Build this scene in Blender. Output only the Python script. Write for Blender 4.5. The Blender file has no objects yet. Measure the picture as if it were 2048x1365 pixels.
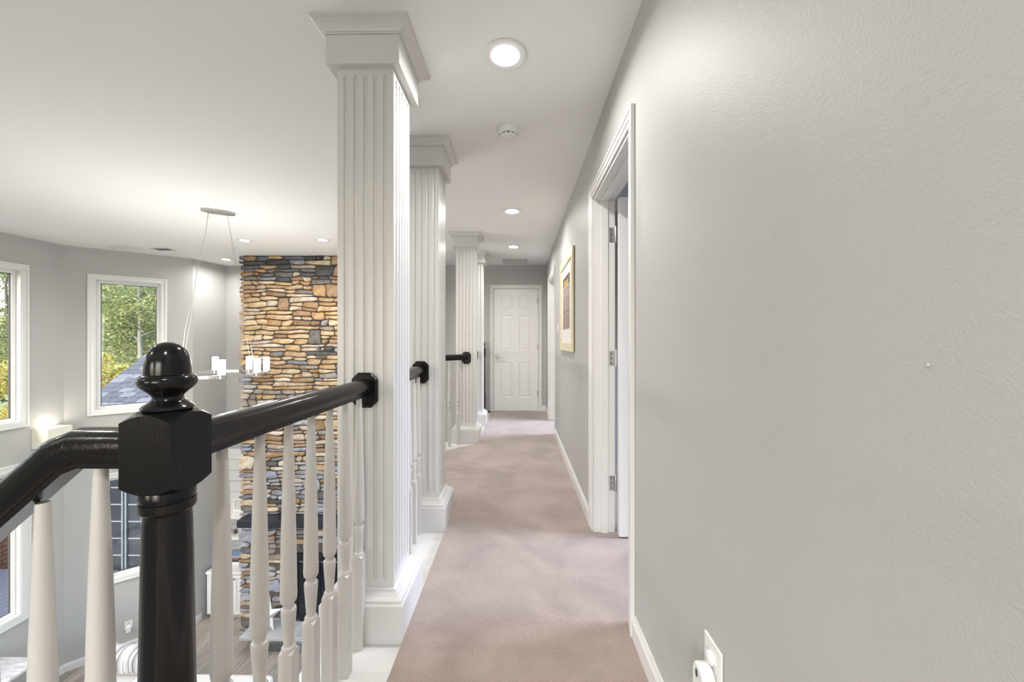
import bpy, bmesh, math, random
from mathutils import Vector, Matrix
R = math.radians
rnd = random.Random(7)
scn = bpy.context.scene
COL = scn.collection

# ------------------------------------------------------------------ camera
EYE = 1.165
cam_d = bpy.data.cameras.new('camera'); cam = bpy.data.objects.new('camera', cam_d); COL.objects.link(cam)
cam_d.sensor_width = 36.0; cam_d.lens = 780.0 / 2048.0 * 36.0
cam_d.clip_start = 0.02; cam_d.clip_end = 300
cam.location = (0, 0, EYE); cam.rotation_euler = (R(90), 0, math.atan(12.5 / 780.0))
scn.camera = cam

# ------------------------------------------------------------------ world
w = bpy.data.worlds.new('world'); scn.world = w; w.use_nodes = True
nt = w.node_tree; nt.nodes.clear()
sky = nt.nodes.new('ShaderNodeTexSky'); sky.sky_type = 'NISHITA'
sky.sun_disc = False; sky.sun_elevation = R(42); sky.sun_rotation = R(200)
sky.air_density = 1.0; sky.dust_density = 3.0; sky.ozone_density = 1.0
bgn = nt.nodes.new('ShaderNodeBackground'); bgn.inputs['Strength'].default_value = 0.62
wo = nt.nodes.new('ShaderNodeOutputWorld')
nt.links.new(sky.outputs[0], bgn.inputs['Color']); nt.links.new(bgn.outputs[0], wo.inputs['Surface'])

# ------------------------------------------------------------------ exposure
vs = scn.view_settings
vs.view_transform = 'Standard'; vs.look = 'None'; vs.gamma = 1.0; vs.use_curve_mapping = False
vs.exposure = 0.90

# daylight through the bedroom windows, and fill lamps at added windows behind the camera
def area(name, loc, direction, sx, sy, power, color, spread=180, shape='RECTANGLE'):
    d = bpy.data.lights.new(name, 'AREA'); d.shape = shape; d.size = sx
    if shape == 'RECTANGLE': d.size_y = sy
    d.energy = power; d.color = color; d.spread = R(spread)
    o = bpy.data.objects.new(name, d); COL.objects.link(o); o.location = loc
    o.rotation_euler = Vector(direction).to_track_quat('-Z', 'Y').to_euler()
    return o
DAY = (0.72, 0.80, 1.0)
area('bedroom_window_daylight', (3.72, 2.02, 1.45), (-1, 0, -0.55), 1.1, 1.2, 29, (0.72, 0.79, 1.0), 85)
area('far_room_window_daylight', (2.72, 5.35, 1.45), (-1, 0, -0.55), 1.0, 1.2, 19, (0.74, 0.80, 1.0), 85)
area('landing_fill_light', (-0.85, -2.93, 1.15), (0, 1, -0.05), 1.5, 1.7, 11.5, (0.93, 0.96, 1.0), 170)  # fill lamp added behind the camera to brighten the near hall
area('stair_fill_light', (-3.6, -2.93, 1.15), (0, 1, -0.05), 1.9, 1.7, 6, (0.93, 0.96, 1.0), 170)  # second added fill lamp, at the unseen window over the stairs
LAMP_HALL = 7.6
LAMP_LIVING = 7.5
LAMP_CHANDELIER = 4.4
WARM = (1.0, 0.972, 0.942)

# ------------------------------------------------------------------ materials
MATS = {}
def mat(name, color, rough=0.5, metal=0.0, spec=0.5, bump=None, vary=None, emit=None, coat=0.0):
    m = bpy.data.materials.new(name); m.use_nodes = True
    n = m.node_tree.nodes; l = m.node_tree.links
    b = n['Principled BSDF']
    b.inputs['Base Color'].default_value = (*color, 1); b.inputs['Roughness'].default_value = rough
    b.inputs['Metallic'].default_value = metal; b.inputs['Specular IOR Level'].default_value = spec
    b.inputs['Coat Weight'].default_value = coat
    tc = n.new('ShaderNodeTexCoord')
    def noise(scale, detail=3, stretch=None):
        t = n.new('ShaderNodeTexNoise'); t.inputs['Scale'].default_value = scale; t.inputs['Detail'].default_value = detail
        src = tc.outputs['Object']
        if stretch:
            mp = n.new('ShaderNodeMapping'); mp.inputs['Scale'].default_value = stretch; l.new(src, mp.inputs['Vector']); src = mp.outputs[0]
        l.new(src, t.inputs['Vector']); return t
    if vary:
        sc, c2, st = vary
        t = noise(sc, 4, st); r = n.new('ShaderNodeValToRGB')
        r.color_ramp.elements[0].position = 0.35; r.color_ramp.elements[1].position = 0.65
        r.color_ramp.elements[0].color = (*color, 1); r.color_ramp.elements[1].color = (*c2, 1)
        l.new(t.outputs['Fac'], r.inputs[0]); l.new(r.outputs[0], b.inputs['Base Color'])
    if bump:
        sc, stg, st = bump
        t = noise(sc, 3, st); bp = n.new('ShaderNodeBump'); bp.inputs['Strength'].default_value = stg; bp.inputs['Distance'].default_value = 0.004
        l.new(t.outputs['Fac'], bp.inputs['Height']); l.new(bp.outputs[0], b.inputs['Normal'])
    if emit:
        b.inputs['Emission Color'].default_value = (*emit[0], 1); b.inputs['Emission Strength'].default_value = emit[1]
    MATS[name] = m; return m
M = MATS
mat('wall_paint', (0.465, 0.461, 0.450), 0.5, spec=0.35, bump=(270, 0.22, None), vary=(0.8, (0.475, 0.470, 0.459), None))
mat('ceiling_paint', (0.87, 0.87, 0.868), 0.85, spec=0.2, bump=(120, 0.05, None))
mat('trim_white', (0.74, 0.735, 0.72), 0.32, spec=0.5)
mat('column_white', (0.66, 0.655, 0.64), 0.30, spec=0.5)
mat('door_white', (0.79, 0.785, 0.77), 0.38)
mat('baluster_white', (0.57, 0.55, 0.52), 0.35)
mat('black_wood', (0.006, 0.0055, 0.0055), 0.28, spec=0.22, bump=(300, 0.25, (1, 1, 0.08)))
mat('black_gloss', (0.006, 0.0055, 0.0055), 0.17, spec=0.35, bump=(140, 0.08, (1, 1, 0.10)))
mat('black_rail', (0.007, 0.006, 0.0055), 0.20, spec=0.33, bump=(140, 0.12, (1, 0.10, 1)))
mat('chrome', (0.75, 0.75, 0.76), 0.12, metal=1.0)
mat('nickel', (0.52, 0.51, 0.50), 0.32, metal=1.0)
mat('steel_wire', (0.35, 0.35, 0.35), 0.5, metal=0.6)
mat('wire_clear', (0.55, 0.55, 0.54), 0.45)
mat('plastic_white', (0.80, 0.80, 0.79), 0.35)
mat('slot_dark', (0.03, 0.03, 0.03), 0.6)
mat('grille_grey', (0.55, 0.545, 0.53), 0.5)
mat('grille_dark', (0.12, 0.12, 0.12), 0.6)
mat('lens_glow', (1, 1, 1), 0.5, emit=((1.0, 0.97, 0.92), 14.0))
mat('lamp_glow', (1, 1, 1), 0.5, emit=((1.0, 0.93, 0.82), 2.6))
mat('frame_gold', (0.66, 0.58, 0.38), 0.38, bump=(30, 0.1, None), vary=(6, (0.72, 0.66, 0.47), None))
mat('frame_edge', (0.10, 0.085, 0.045), 0.4)
mat('mat_board', (0.82, 0.80, 0.75), 0.8)
mat('navy_mantel', (0.018, 0.022, 0.033), 0.35, bump=(60, 0.2, (0.1, 1, 1)))
mat('firebox_black', (0.008, 0.009, 0.012), 0.35)
mat('fire_glass', (0.012, 0.014, 0.02), 0.08)
mat('hearth_slab', (0.40, 0.41, 0.43), 0.6, bump=(30, 0.4, None), vary=(9, (0.50, 0.50, 0.50), None))
mat('mortar', (0.10, 0.085, 0.07), 0.9)
mat('galvanised', (0.60, 0.63, 0.66), 0.35, metal=0.7)
mat('cabinet_white', (0.80, 0.80, 0.79), 0.35)
mat('shiplap_white', (0.80, 0.795, 0.785), 0.5)
mat('walnut', (0.14, 0.045, 0.022), 0.4, bump=(40, 0.2, (1, 1, 4)))
mat('clock_face', (0.16, 0.20, 0.26), 0.3)
mat('plaster_white', (0.80, 0.78, 0.72), 0.7)
mat('book_blue', (0.25, 0.36, 0.52), 0.6); mat('book_red', (0.30, 0.09, 0.05), 0.6); mat('book_white', (0.75, 0.74, 0.70), 0.6); mat('book_navy', (0.03, 0.04, 0.07), 0.6)
mat('jar_glass', (0.55, 0.60, 0.60), 0.15); mat('jar_dark', (0.10, 0.10, 0.10), 0.2)
mat('sofa_white', (0.72, 0.71, 0.69), 0.85, bump=(200, 0.2, None))
mat('marble', (0.74, 0.73, 0.71), 0.18, vary=(7, (0.50, 0.49, 0.48), (1, 3, 1)))
mat('iron', (0.03, 0.03, 0.03), 0.4, metal=0.5)
mat('shingle_a', (0.090, 0.098, 0.118), 0.95, spec=0.1, bump=(80, 0.6, None), vary=(25, (0.130, 0.140, 0.162), None))
mat('shingle_b', (0.048, 0.053, 0.067), 0.95, spec=0.1, bump=(80, 0.6, None), vary=(25, (0.080, 0.088, 0.105), None))
mat('wing_siding', (0.42, 0.44, 0.46), 0.7)
mat('wing_glass', (0.02, 0.024, 0.03), 0.1)
mat('wing_muntin', (0.13, 0.155, 0.17), 0.5)
mat('curtain_grey', (0.15, 0.16, 0.17), 0.9)
mat('deck_board', (0.070, 0.080, 0.105), 0.6, bump=(20, 0.3, (1, 8, 1)))
mat('brick_brown', (0.23, 0.11, 0.07), 0.8, vary=(12, (0.16, 0.08, 0.055), None))
mat('bark', (0.11, 0.09, 0.07), 0.9, bump=(20, 0.6, (1, 1, 0.2)))
mat('bark_pale', (0.26, 0.245, 0.22), 0.9, bump=(20, 0.6, (1, 1, 0.2)))
mat('grass', (0.10, 0.15, 0.04), 0.95, vary=(1.5, (0.17, 0.16, 0.05), None))
mat('cream_shade', (0.82, 0.78, 0.66), 0.5)
mat('ring_dark', (0.03, 0.03, 0.03), 0.5)

# carpet: short mauve pile with vacuum tracks
def carpet_mat():
    m = bpy.data.materials.new('carpet'); m.use_nodes = True; n = m.node_tree.nodes; l = m.node_tree.links
    b = n['Principled BSDF']; b.inputs['Roughness'].default_value = 0.95; b.inputs['Specular IOR Level'].default_value = 0.1
    b.inputs['Sheen Weight'].default_value = 0.6; b.inputs['Sheen Roughness'].default_value = 0.5
    tc = n.new('ShaderNodeTexCoord')
    big = n.new('ShaderNodeTexNoise'); big.inputs['Scale'].default_value = 3.2; big.inputs['Detail'].default_value = 3; big.inputs['Distortion'].default_value = 0.6
    fine = n.new('ShaderNodeTexNoise'); fine.inputs['Scale'].default_value = 320; fine.inputs['Detail'].default_value = 2
    l.new(tc.outputs['Object'], big.inputs['Vector']); l.new(tc.outputs['Object'], fine.inputs['Vector'])
    r1 = n.new('ShaderNodeValToRGB'); e = r1.color_ramp.elements
    e[0].position = 0.36; e[0].color = (0.285, 0.212, 0.178, 1); e[1].position = 0.64; e[1].color = (0.385, 0.296, 0.250, 1)
    r2 = n.new('ShaderNodeValToRGB'); e = r2.color_ramp.elements
    e[0].position = 0.3; e[0].color = (0.72, 0.72, 0.72, 1); e[1].position = 0.7; e[1].color = (1.15, 1.15, 1.15, 1)
    mx = n.new('ShaderNodeMix'); mx.data_type = 'RGBA'; mx.blend_type = 'MULTIPLY'; mx.inputs['Factor'].default_value = 1.0
    l.new(big.outputs['Fac'], r1.inputs[0]); l.new(fine.outputs['Fac'], r2.inputs[0])
    l.new(r1.outputs[0], mx.inputs['A']); l.new(r2.outputs[0], mx.inputs['B']); l.new(mx.outputs['Result'], b.inputs['Base Color'])
    bp = n.new('ShaderNodeBump'); bp.inputs['Strength'].default_value = 0.6; bp.inputs['Distance'].default_value = 0.004
    l.new(fine.outputs['Fac'], bp.inputs['Height']); l.new(bp.outputs[0], b.inputs['Normal'])
    MATS['carpet'] = m
carpet_mat()

def attr_mat(name, attr, rough, nscale, lo, hi, bump, stretch=None, transl=0.0):
    m = bpy.data.materials.new(name); m.use_nodes = True; n = m.node_tree.nodes; l = m.node_tree.links
    b = n['Principled BSDF']; b.inputs['Roughness'].default_value = rough; b.inputs['Specular IOR Level'].default_value = 0.3
    a = n.new('ShaderNodeAttribute'); a.attribute_name = attr
    tc = n.new('ShaderNodeTexCoord'); t = n.new('ShaderNodeTexNoise'); t.inputs['Scale'].default_value = nscale; t.inputs['Detail'].default_value = 5
    src = tc.outputs['Object']
    if stretch:
        mp = n.new('ShaderNodeMapping'); mp.inputs['Scale'].default_value = stretch; l.new(src, mp.inputs['Vector']); src = mp.outputs[0]
    l.new(src, t.inputs['Vector'])
    r = n.new('ShaderNodeValToRGB'); r.color_ramp.elements[0].position = 0.33; r.color_ramp.elements[1].position = 0.62
    r.color_ramp.elements[0].color = (*lo, 1); r.color_ramp.elements[1].color = (*hi, 1)
    l.new(t.outputs['Fac'], r.inputs[0])
    mx = n.new('ShaderNodeMix'); mx.data_type = 'RGBA'; mx.blend_type = 'MULTIPLY'; mx.inputs['Factor'].default_value = 1.0
    l.new(a.outputs['Color'], mx.inputs['A']); l.new(r.outputs[0], mx.inputs['B']); l.new(mx.outputs['Result'], b.inputs['Base Color'])
    if bump:
        bp = n.new('ShaderNodeBump'); bp.inputs['Strength'].default_value = bump; bp.inputs['Distance'].default_value = 0.01
        l.new(t.outputs['Fac'], bp.inputs['Height']); l.new(bp.outputs[0], b.inputs['Normal'])
    if transl:
        o = n['Material Output']; tr = n.new('ShaderNodeBsdfTranslucent'); l.new(mx.outputs['Result'], tr.inputs['Color'])
        ms = n.new('ShaderNodeMixShader'); ms.inputs[0].default_value = transl
        l.new(b.outputs[0], ms.inputs[1]); l.new(tr.outputs[0], ms.inputs[2]); l.new(ms.outputs[0], o.inputs['Surface'])
    MATS[name] = m
attr_mat('stone', 'tint', 0.85, 11, (0.58, 0.43, 0.30), (0.86, 0.85, 0.84), 0.5)
attr_mat('plank_wood', 'tint', 0.32, 6, (0.75, 0.72, 0.70), (1.1, 1.1, 1.1), 0.05, (6, 0.6, 1))
attr_mat('leaf', 'tint', 0.6, 0.7, (0.7, 0.7, 0.7), (1.2, 1.2, 1.1), 0, None, 0.45)

def glass_mat(name, tint=(1, 1, 1), refl=0.05):
    m = bpy.data.materials.new(name); m.use_nodes = True; n = m.node_tree.nodes; l = m.node_tree.links
    n.remove(n['Principled BSDF']); o = n['Material Output']
    t = n.new('ShaderNodeBsdfTransparent'); t.inputs[0].default_value = (*tint, 1)
    g = n.new('ShaderNodeBsdfGlossy'); g.inputs['Roughness'].default_value = 0.02
    mx = n.new('ShaderNodeMixShader'); mx.inputs[0].default_value = refl; l.new(t.outputs[0], mx.inputs[1]); l.new(g.outputs[0], mx.inputs[2])
    l.new(mx.outputs[0], o.inputs['Surface']); MATS[name] = m
glass_mat('pane_glass', (0.97, 0.98, 0.98)); glass_mat('shade_glass', (0.95, 0.96, 0.96)); glass_mat('picture_glass', (0.98, 0.98, 0.98), 0.03)

def stripe_mat():
    m = bpy.data.materials.new('striped_fabric'); m.use_nodes = True; n = m.node_tree.nodes; l = m.node_tree.links
    b = n['Principled BSDF']; b.inputs['Roughness'].default_value = 0.9
    tc = n.new('ShaderNodeTexCoord'); wv = n.new('ShaderNodeTexWave'); wv.bands_direction = 'X'; wv.inputs['Scale'].default_value = 5.0
    l.new(tc.outputs['Object'], wv.inputs['Vector']); r = n.new('ShaderNodeValToRGB'); r.color_ramp.interpolation = 'CONSTANT'
    e = r.color_ramp.elements; e[0].position = 0; e[0].color = (0.72, 0.72, 0.72, 1); e[1].position = 0.55; e[1].color = (0.25, 0.33, 0.46, 1)
    k = e.new(0.72); k.color = (0.74, 0.74, 0.74, 1); k = e.new(0.9); k.color = (0.30, 0.27, 0.25, 1)
    l.new(wv.outputs['Fac'], r.inputs[0]); l.new(r.outputs[0], b.inputs['Base Color']); MATS['striped_fabric'] = m
stripe_mat()

def print_mat():
    # flat print inside the picture frame: pale wall, ochre shape under a dark lintel, brown panelled leaf
    m = bpy.data.materials.new('art_print'); m.use_nodes = True; n = m.node_tree.nodes; l = m.node_tree.links
    b = n['Principled BSDF']; b.inputs['Roughness'].default_value = 0.7
    tc = n.new('ShaderNodeTexCoord'); sp = n.new('ShaderNodeSeparateXYZ'); l.new(tc.outputs['Generated'], sp.inputs[0])
    r = n.new('ShaderNodeValToRGB'); r.color_ramp.interpolation = 'CONSTANT'; e = r.color_ramp.elements
    cols = [(0.0, (0.33, 0.25, 0.20)), (0.27, (0.40, 0.32, 0.26)), (0.30, (0.24, 0.18, 0.15)), (0.33, (0.37, 0.29, 0.24)), (0.60, (0.42, 0.34, 0.28)), (0.75, (0.20, 0.15, 0.12)), (0.765, (0.48, 0.40, 0.30)), (0.82, (0.55, 0.36, 0.08)), (0.92, (0.12, 0.10, 0.07))]
    e[0].color = (*cols[0][1], 1); e[1].position = cols[1][0]; e[1].color = (*cols[1][1], 1)
    for p, c in cols[2:]:
        k = e.new(p); k.color = (*c, 1)
    l.new(sp.outputs['Z'], r.inputs[0])
    # dark flanks beside the ochre shape
    wv = n.new('ShaderNodeMath'); wv.operation = 'SUBTRACT'; wv.inputs[1].default_value = 0.5; l.new(sp.outputs['Y'], wv.inputs[0])
    ab = n.new('ShaderNodeMath'); ab.operation = 'ABSOLUTE'; l.new(wv.outputs[0], ab.inputs[0])
    gt = n.new('ShaderNodeMath'); gt.operation = 'GREATER_THAN'; gt.inputs[1].default_value = 0.3; l.new(ab.outputs[0], gt.inputs[0])
    gz = n.new('ShaderNodeMath'); gz.operation = 'GREATER_THAN'; gz.inputs[1].default_value = 0.82; l.new(sp.outputs['Z'], gz.inputs[0])
    mu = n.new('ShaderNodeMath'); mu.operation = 'MULTIPLY'; l.new(gt.outputs[0], mu.inputs[0]); l.new(gz.outputs[0], mu.inputs[1])
    mx = n.new('ShaderNodeMix'); mx.data_type = 'RGBA'; l.new(mu.outputs[0], mx.inputs['Factor']); l.new(r.outputs[0], mx.inputs['A']); mx.inputs['B'].default_value = (0.15, 0.12, 0.08, 1)
    l.new(mx.outputs['Result'], b.inputs['Base Color']); MATS['art_print'] = m
print_mat()

# ------------------------------------------------------------------ mesh helpers
class MB:
    def __init__(s, xf=None): s.v = []; s.f = []; s.xf = xf; s.tint = []
    def add(s, vs_, fs):
        k = len(s.v)
        s.v += [tuple(s.xf(*p)) if s.xf else tuple(p) for p in vs_]
        s.f += [tuple(i + k for i in q) for q in fs]; return s
    def box(s, x0, x1, y0, y1, z0, z1):
        return s.add([(x0,y0,z0),(x1,y0,z0),(x1,y1,z0),(x0,y1,z0),(x0,y0,z1),(x1,y0,z1),(x1,y1,z1),(x0,y1,z1)],
                     [(0,3,2,1),(4,5,6,7),(0,1,5,4),(1,2,6,5),(2,3,7,6),(3,0,4,7)])
    def loft(s, rings, caps=True, closed=True):
        n = len(rings[0]); vs_ = [p for r in rings for p in r]; fs = []
        for k in range(len(rings) - 1):
            for i in range(n if closed else n - 1):
                j = (i + 1) % n; fs.append((k*n+i, k*n+j, (k+1)*n+j, (k+1)*n+i))
        if caps: fs += [tuple(range(n))[::-1], tuple((len(rings)-1)*n + i for i in range(n))]
        return s.add(vs_, fs)
    def prism(s, poly, z0, z1):
        return s.loft([[(x, y, z0) for x, y in poly], [(x, y, z1) for x, y in poly]])
    def lathe(s, prof, n=24, c=(0, 0)):
        return s.loft([[(c[0] + max(r, 1e-4)*math.cos(2*math.pi*i/n), c[1] + max(r, 1e-4)*math.sin(2*math.pi*i/n), z) for i in range(n)] for r, z in prof])
    def tube(s, path, r, n=8):
        path = [Vector(p) for p in path]; rings = []
        for i, p in enumerate(path):
            d = (path[min(i+1, len(path)-1)] - path[max(i-1, 0)]).normalized()
            a = d.orthogonal().normalized() if i == 0 else (a - d * a.dot(d)).normalized()
            b = d.cross(a); rr = r[i] if isinstance(r, (list, tuple)) else r
            rings.append([tuple(p + a*rr*math.cos(2*math.pi*k/n) + b*rr*math.sin(2*math.pi*k/n)) for k in range(n)])
        return s.loft(rings)
    def sweep(s, prof, path):
        # prof: (side, up) points; path kept in one plane with 'up' near +Z; mitred joints
        path = [Vector(p) for p in path]; rings = []; n = len(path)
        for i, p in enumerate(path):
            d0 = (path[i] - path[i-1]).normalized() if i else (path[1] - path[0]).normalized()
            d1 = (path[i+1] - path[i]).normalized() if i < n - 1 else d0
            ring = []
            side0 = d0.cross(Vector((0, 0, 1))).normalized(); up0 = side0.cross(d0)
            nrm = (d0 + d1).normalized()
            for a, u in prof:
                q = p + side0*a + up0*u
                q = q - d0 * ((q - p).dot(nrm) / d0.dot(nrm))
                ring.append(tuple(q))
            rings.append(ring)
        return s.loft(rings)

def mesh_from(mb, name, material, off=(0, 0, 0), bevel=0.0, smooth=None, tint=None, segs=2):
    me = bpy.data.meshes.new(name)
    me.from_pydata([(x-off[0], y-off[1], z-off[2]) for x, y, z in mb.v], [], mb.f)
    bm = bmesh.new(); bm.from_mesh(me)
    bmesh.ops.recalc_face_normals(bm, faces=bm.faces)
    if bevel: bmesh.ops.bevel(bm, geom=[e for e in bm.edges if e.calc_face_angle(0) > 0.5], offset=bevel, segments=segs, affect='EDGES', profile=0.5, clamp_overlap=True)
    bm.to_mesh(me); bm.free()
    if smooth is not None:
        for p in me.polygons: p.use_smooth = True
        me.set_sharp_from_angle(angle=R(smooth))
    if tint is not None:
        a = me.attributes.new('tint', 'FLOAT_COLOR', 'POINT')
        tl = tint if isinstance(tint, list) else [tint] * len(me.vertices)
        a.data.foreach_set('color', [c for t in tl for c in (*t[:3], 1.0)])
    me.materials.append(MATS[material]); return me

def wloc(o):
    v = Vector(o.location)
    while o.parent: o = o.parent; v += Vector(o.location)
    return v
def link(name, me, parent=None, loc=(0, 0, 0), rz=0, kind=None):
    o = bpy.data.objects.new(name, me); COL.objects.link(o); o.location = loc; o.rotation_euler[2] = rz
    if parent: o.parent = parent
    if kind: o['kind'] = kind
    return o
def part(name, mb, material, parent, world=True, **kw):
    """a child mesh; mb in world coordinates (parents here are unrotated) or in the parent's own frame"""
    kind = kw.pop('kind', None)
    xs = [p[0] for p in mb.v]; ys = [p[1] for p in mb.v]; zs = [p[2] for p in mb.v]
    c = Vector(((min(xs)+max(xs))/2, (min(ys)+max(ys))/2, (min(zs)+max(zs))/2))
    base = wloc(parent) if world else Vector((0, 0, 0))
    return link(name, mesh_from(mb, name, material, c, **kw), parent, c - base, kind=kind)
def tag(o, label, cat=None, group=None, kind=None):
    o['label'] = label
    if cat: o['category'] = cat
    if group: o['group'] = group
    if kind: o['kind'] = kind
    return o
def thing(name, label, cat, loc=(0, 0, 0), group=None, kind=None):
    o = bpy.data.objects.new(name, None); o.empty_display_size = 0.1; COL.objects.link(o); o.location = loc
    return tag(o, label, cat, group, kind)
def single(name, mb, material, label, cat, group=None, kind=None, **kw):
    xs = [p[0] for p in mb.v]; ys = [p[1] for p in mb.v]; zs = [p[2] for p in mb.v]
    c = Vector(((min(xs)+max(xs))/2, (min(ys)+max(ys))/2, min(zs)))
    return tag(link(name, mesh_from(mb, name, material, c, **kw), None, c), label, cat, group, kind)
def copy_tree(o, parent=None):
    c = o.copy(); COL.objects.link(c)
    if parent: c.parent = parent
    for ch in [x for x in o.children]: copy_tree(ch, c)
    return c
def struct(name, mb, material, label, cat, **kw): return single(name, mb, material, label, cat, kind='structure', **kw)

# ------------------------------------------------------------------ the setting
XR = 0.459            # right hallway wall
YE = 6.47             # end wall
CZ = 2.425            # ceiling
LZ = -3.2             # living-room floor
XL = -5.98
A1 = (XL, 5.04); A2 = (-4.986, 5.899); A3 = (-4.90, YE)
SILL = -0.02
CX = -0.615           # line of columns and rails

def wall_frame(p0, p1):
    d = Vector((p1[0]-p0[0], p1[1]-p0[1], 0)); L = d.length; d.normalize()
    n = Vector((-d.y, d.x, 0))        # outward when the room lies on the right of p0->p1
    return (lambda u, v, z: (p0[0] + d.x*u + n.x*v, p0[1] + d.y*u + n.y*v, z)), L
def wall(name, p0, p1, z0, z1, openings, label, th=0.13, material='wall_paint'):
    xf, L = wall_frame(p0, p1); mb = MB(xf)
    us = sorted({0, L, *[o[0] for o in openings], *[o[1] for o in openings]}); zs = sorted({z0, z1, *[o[2] for o in openings], *[o[3] for o in openings]})
    for a, b in zip(us, us[1:]):
        run = None
        for c, d in zip(zs, zs[1:]):
            hole = any(o[0] <= a + 1e-6 and b <= o[1] + 1e-6 and o[2] <= c + 1e-6 and d <= o[3] + 1e-6 for o in openings)
            if not hole: run = (run[0], d) if run else (c, d)
            if (hole or d == z1) and run:
                mb.box(a, b, 0, th, *run); run = None
    return struct(name, mb, material, label, 'wall')

def window(name, p0, p1, u0, u1, z0, z1, label, cas=0.068, sash=0.042):
    """u0..z1 is the outer edge of the casing; returns the wall opening"""
    xf, L = wall_frame(p0, p1)
    o = thing(name, label, 'window', xf((u0+u1)/2, 0, z0), kind='structure')
    a, b, c, d = u0+cas, u1-cas, z0+cas, z1-cas
    def ring(mb, U0, U1, Z0, Z1, wd, v0, v1):
        mb.box(U0, U1, v0, v1, Z0, Z0+wd); mb.box(U0, U1, v0, v1, Z1-wd, Z1); mb.box(U0, U0+wd, v0, v1, Z0+wd, Z1-wd); mb.box(U1-wd, U1, v0, v1, Z0+wd, Z1-wd)
    m = MB(xf); ring(m, u0, u1, z0, z1, cas, -0.018, -0.0005); ring(m, u0, u1, z0, z1, 0.022, -0.026, -0.0185); part('casing', m, 'trim_white', o, bevel=0.003)
    m = MB(xf); ring(m, a-0.004, b+0.004, c-0.004, d+0.004, 0.014, -0.012, 0.128); part('jamb', m, 'trim_white', o)
    m = MB(xf); ring(m, a+0.010, b-0.010, c+0.010, d-0.010, sash, 0.045, 0.085); s_ = part('sash', m, 'trim_white', o, bevel=0.003)
    m = MB(xf); ring(m, a+0.010+sash, b-0.010-sash, c+0.010+sash, d-0.010-sash, 0.006, 0.055, 0.075); part('gasket', m, 'slot_dark', s_)
    m = MB(xf); m.box(a+0.010+sash, b-0.010-sash, 0.063, 0.067, c+0.010+sash, d-0.010-sash); part('pane', m, 'pane_glass', o)
    return (a, b, c, d)

# left living wall (room on the right of the direction of travel when going +Y along x = XL)
PL0 = (XL, -3.0)
def uy(y): return y + 3.0
wl = [window('window_1', PL0, A1, uy(3.66), uy(4.66), 0.125, 2.09, 'tall upper window beside the cream uplight box'),
      window('window_2', PL0, A1, uy(3.66), uy(4.68), -2.21, -0.30, 'lower window beside the marble console table', cas=0.09),
      window('window_3', PL0, A1, uy(1.9), uy(3.0), 0.125, 2.09, 'added unseen tall upper window further along the living room wall'),  # from here on, unseen windows added to bring in more daylight
      window('window_4', PL0, A1, uy(1.9), uy(3.0), -2.21, -0.30, 'added unseen lower window further along the living room wall'),
      window('window_5', PL0, A1, uy(0.1), uy(1.2), 0.125, 2.09, 'added unseen tall upper window by the stairs'),
      window('window_6', PL0, A1, uy(0.1), uy(1.2), -2.21, -0.30, 'added unseen lower window by the stairs')]
wall('wall_left', PL0, A1, LZ, CZ, wl, 'tall grey living room wall with windows')
wb = [window('window_7', A1, A2, 0.211, 1.018, 0.148, 2.078, 'upper window looking onto the shingled roof', cas=0.066),
      window('window_8', A1, A2, 0.30, 1.09, -2.207, -0.67, 'lower window on the angled wall facing the gridded windows', cas=0.066)]
wall('wall_bay', A1, A2, LZ, CZ, wb, 'angled grey wall between the bay corners')
wall('wall_return', A2, A3, LZ, CZ, [], 'short grey wall beside the white cabinet')
DOOR_E = (-0.409, 0.333)
xb, Lb = wall_frame(A3, (XR + 0.13, YE))
wall('wall_end', A3, (XR + 0.13, YE), LZ, CZ, [(DOOR_E[0]+4.90, DOOR_E[1]+4.90, -0.001, 2.035)], 'grey wall at the end of the hallway', th=0.13)
# right wall, door openings at D1 and D2
D1 = (1.605, 2.395); D2 = (4.885, 5.765)
DH = 2.035
def uR(y): return YE - y
wall('wall_right', (XR, YE), (XR, -3.0), -0.35, CZ, [(uR(D1[1]), uR(D1[0]), -0.001, DH), (uR(D2[1]), uR(D2[0]), -0.001, DH)], 'grey orange-peel textured hallway wall with the open doorway')
PB0, PB1 = (XR + 0.13, -3.0), (XL - 0.13, -3.0)
ub = lambda x: XR + 0.13 - x
wbh = [window('window_11', PB0, PB1, ub(0.0), ub(-1.7), 0.2, 2.1, 'added unseen window at the near end of the hallway'),  # both windows here are unseen, added to go with the fill lamps
       window('window_12', PB0, PB1, ub(-2.6), ub(-4.6), 0.2, 2.1, 'added unseen wide window over the stairs')]
wall('wall_behind', PB0, PB1, LZ, CZ, wbh, 'grey wall behind the camera')

# ceiling
mb = MB(); mb.box(XL - 0.2, 4.2, -3.2, YE + 0.3, CZ + 0.0005, CZ + 0.14); struct('ceiling', mb, 'ceiling_paint', 'flat white ceiling over hallway and living room', 'ceiling')

# hall floor: carpet, white sill board, slab
bump_in = [(-0.45, 4.45), (-0.878, 4.022), (-0.878, 3.208), (-0.45, 2.78)]
bump_out = [(-0.78, 4.61), (-1.223, 4.167), (-1.223, 3.063), (-0.78, 2.62)]
carpet = [(XR, -2.99), (XR, YE), (-0.45, YE)] + bump_in + [(-0.45, 0.60), (-0.66, 0.60), (-0.66, -2.99)]
mb = MB(); mb.prism(carpet, SILL + 0.0005, 0.0)
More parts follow.
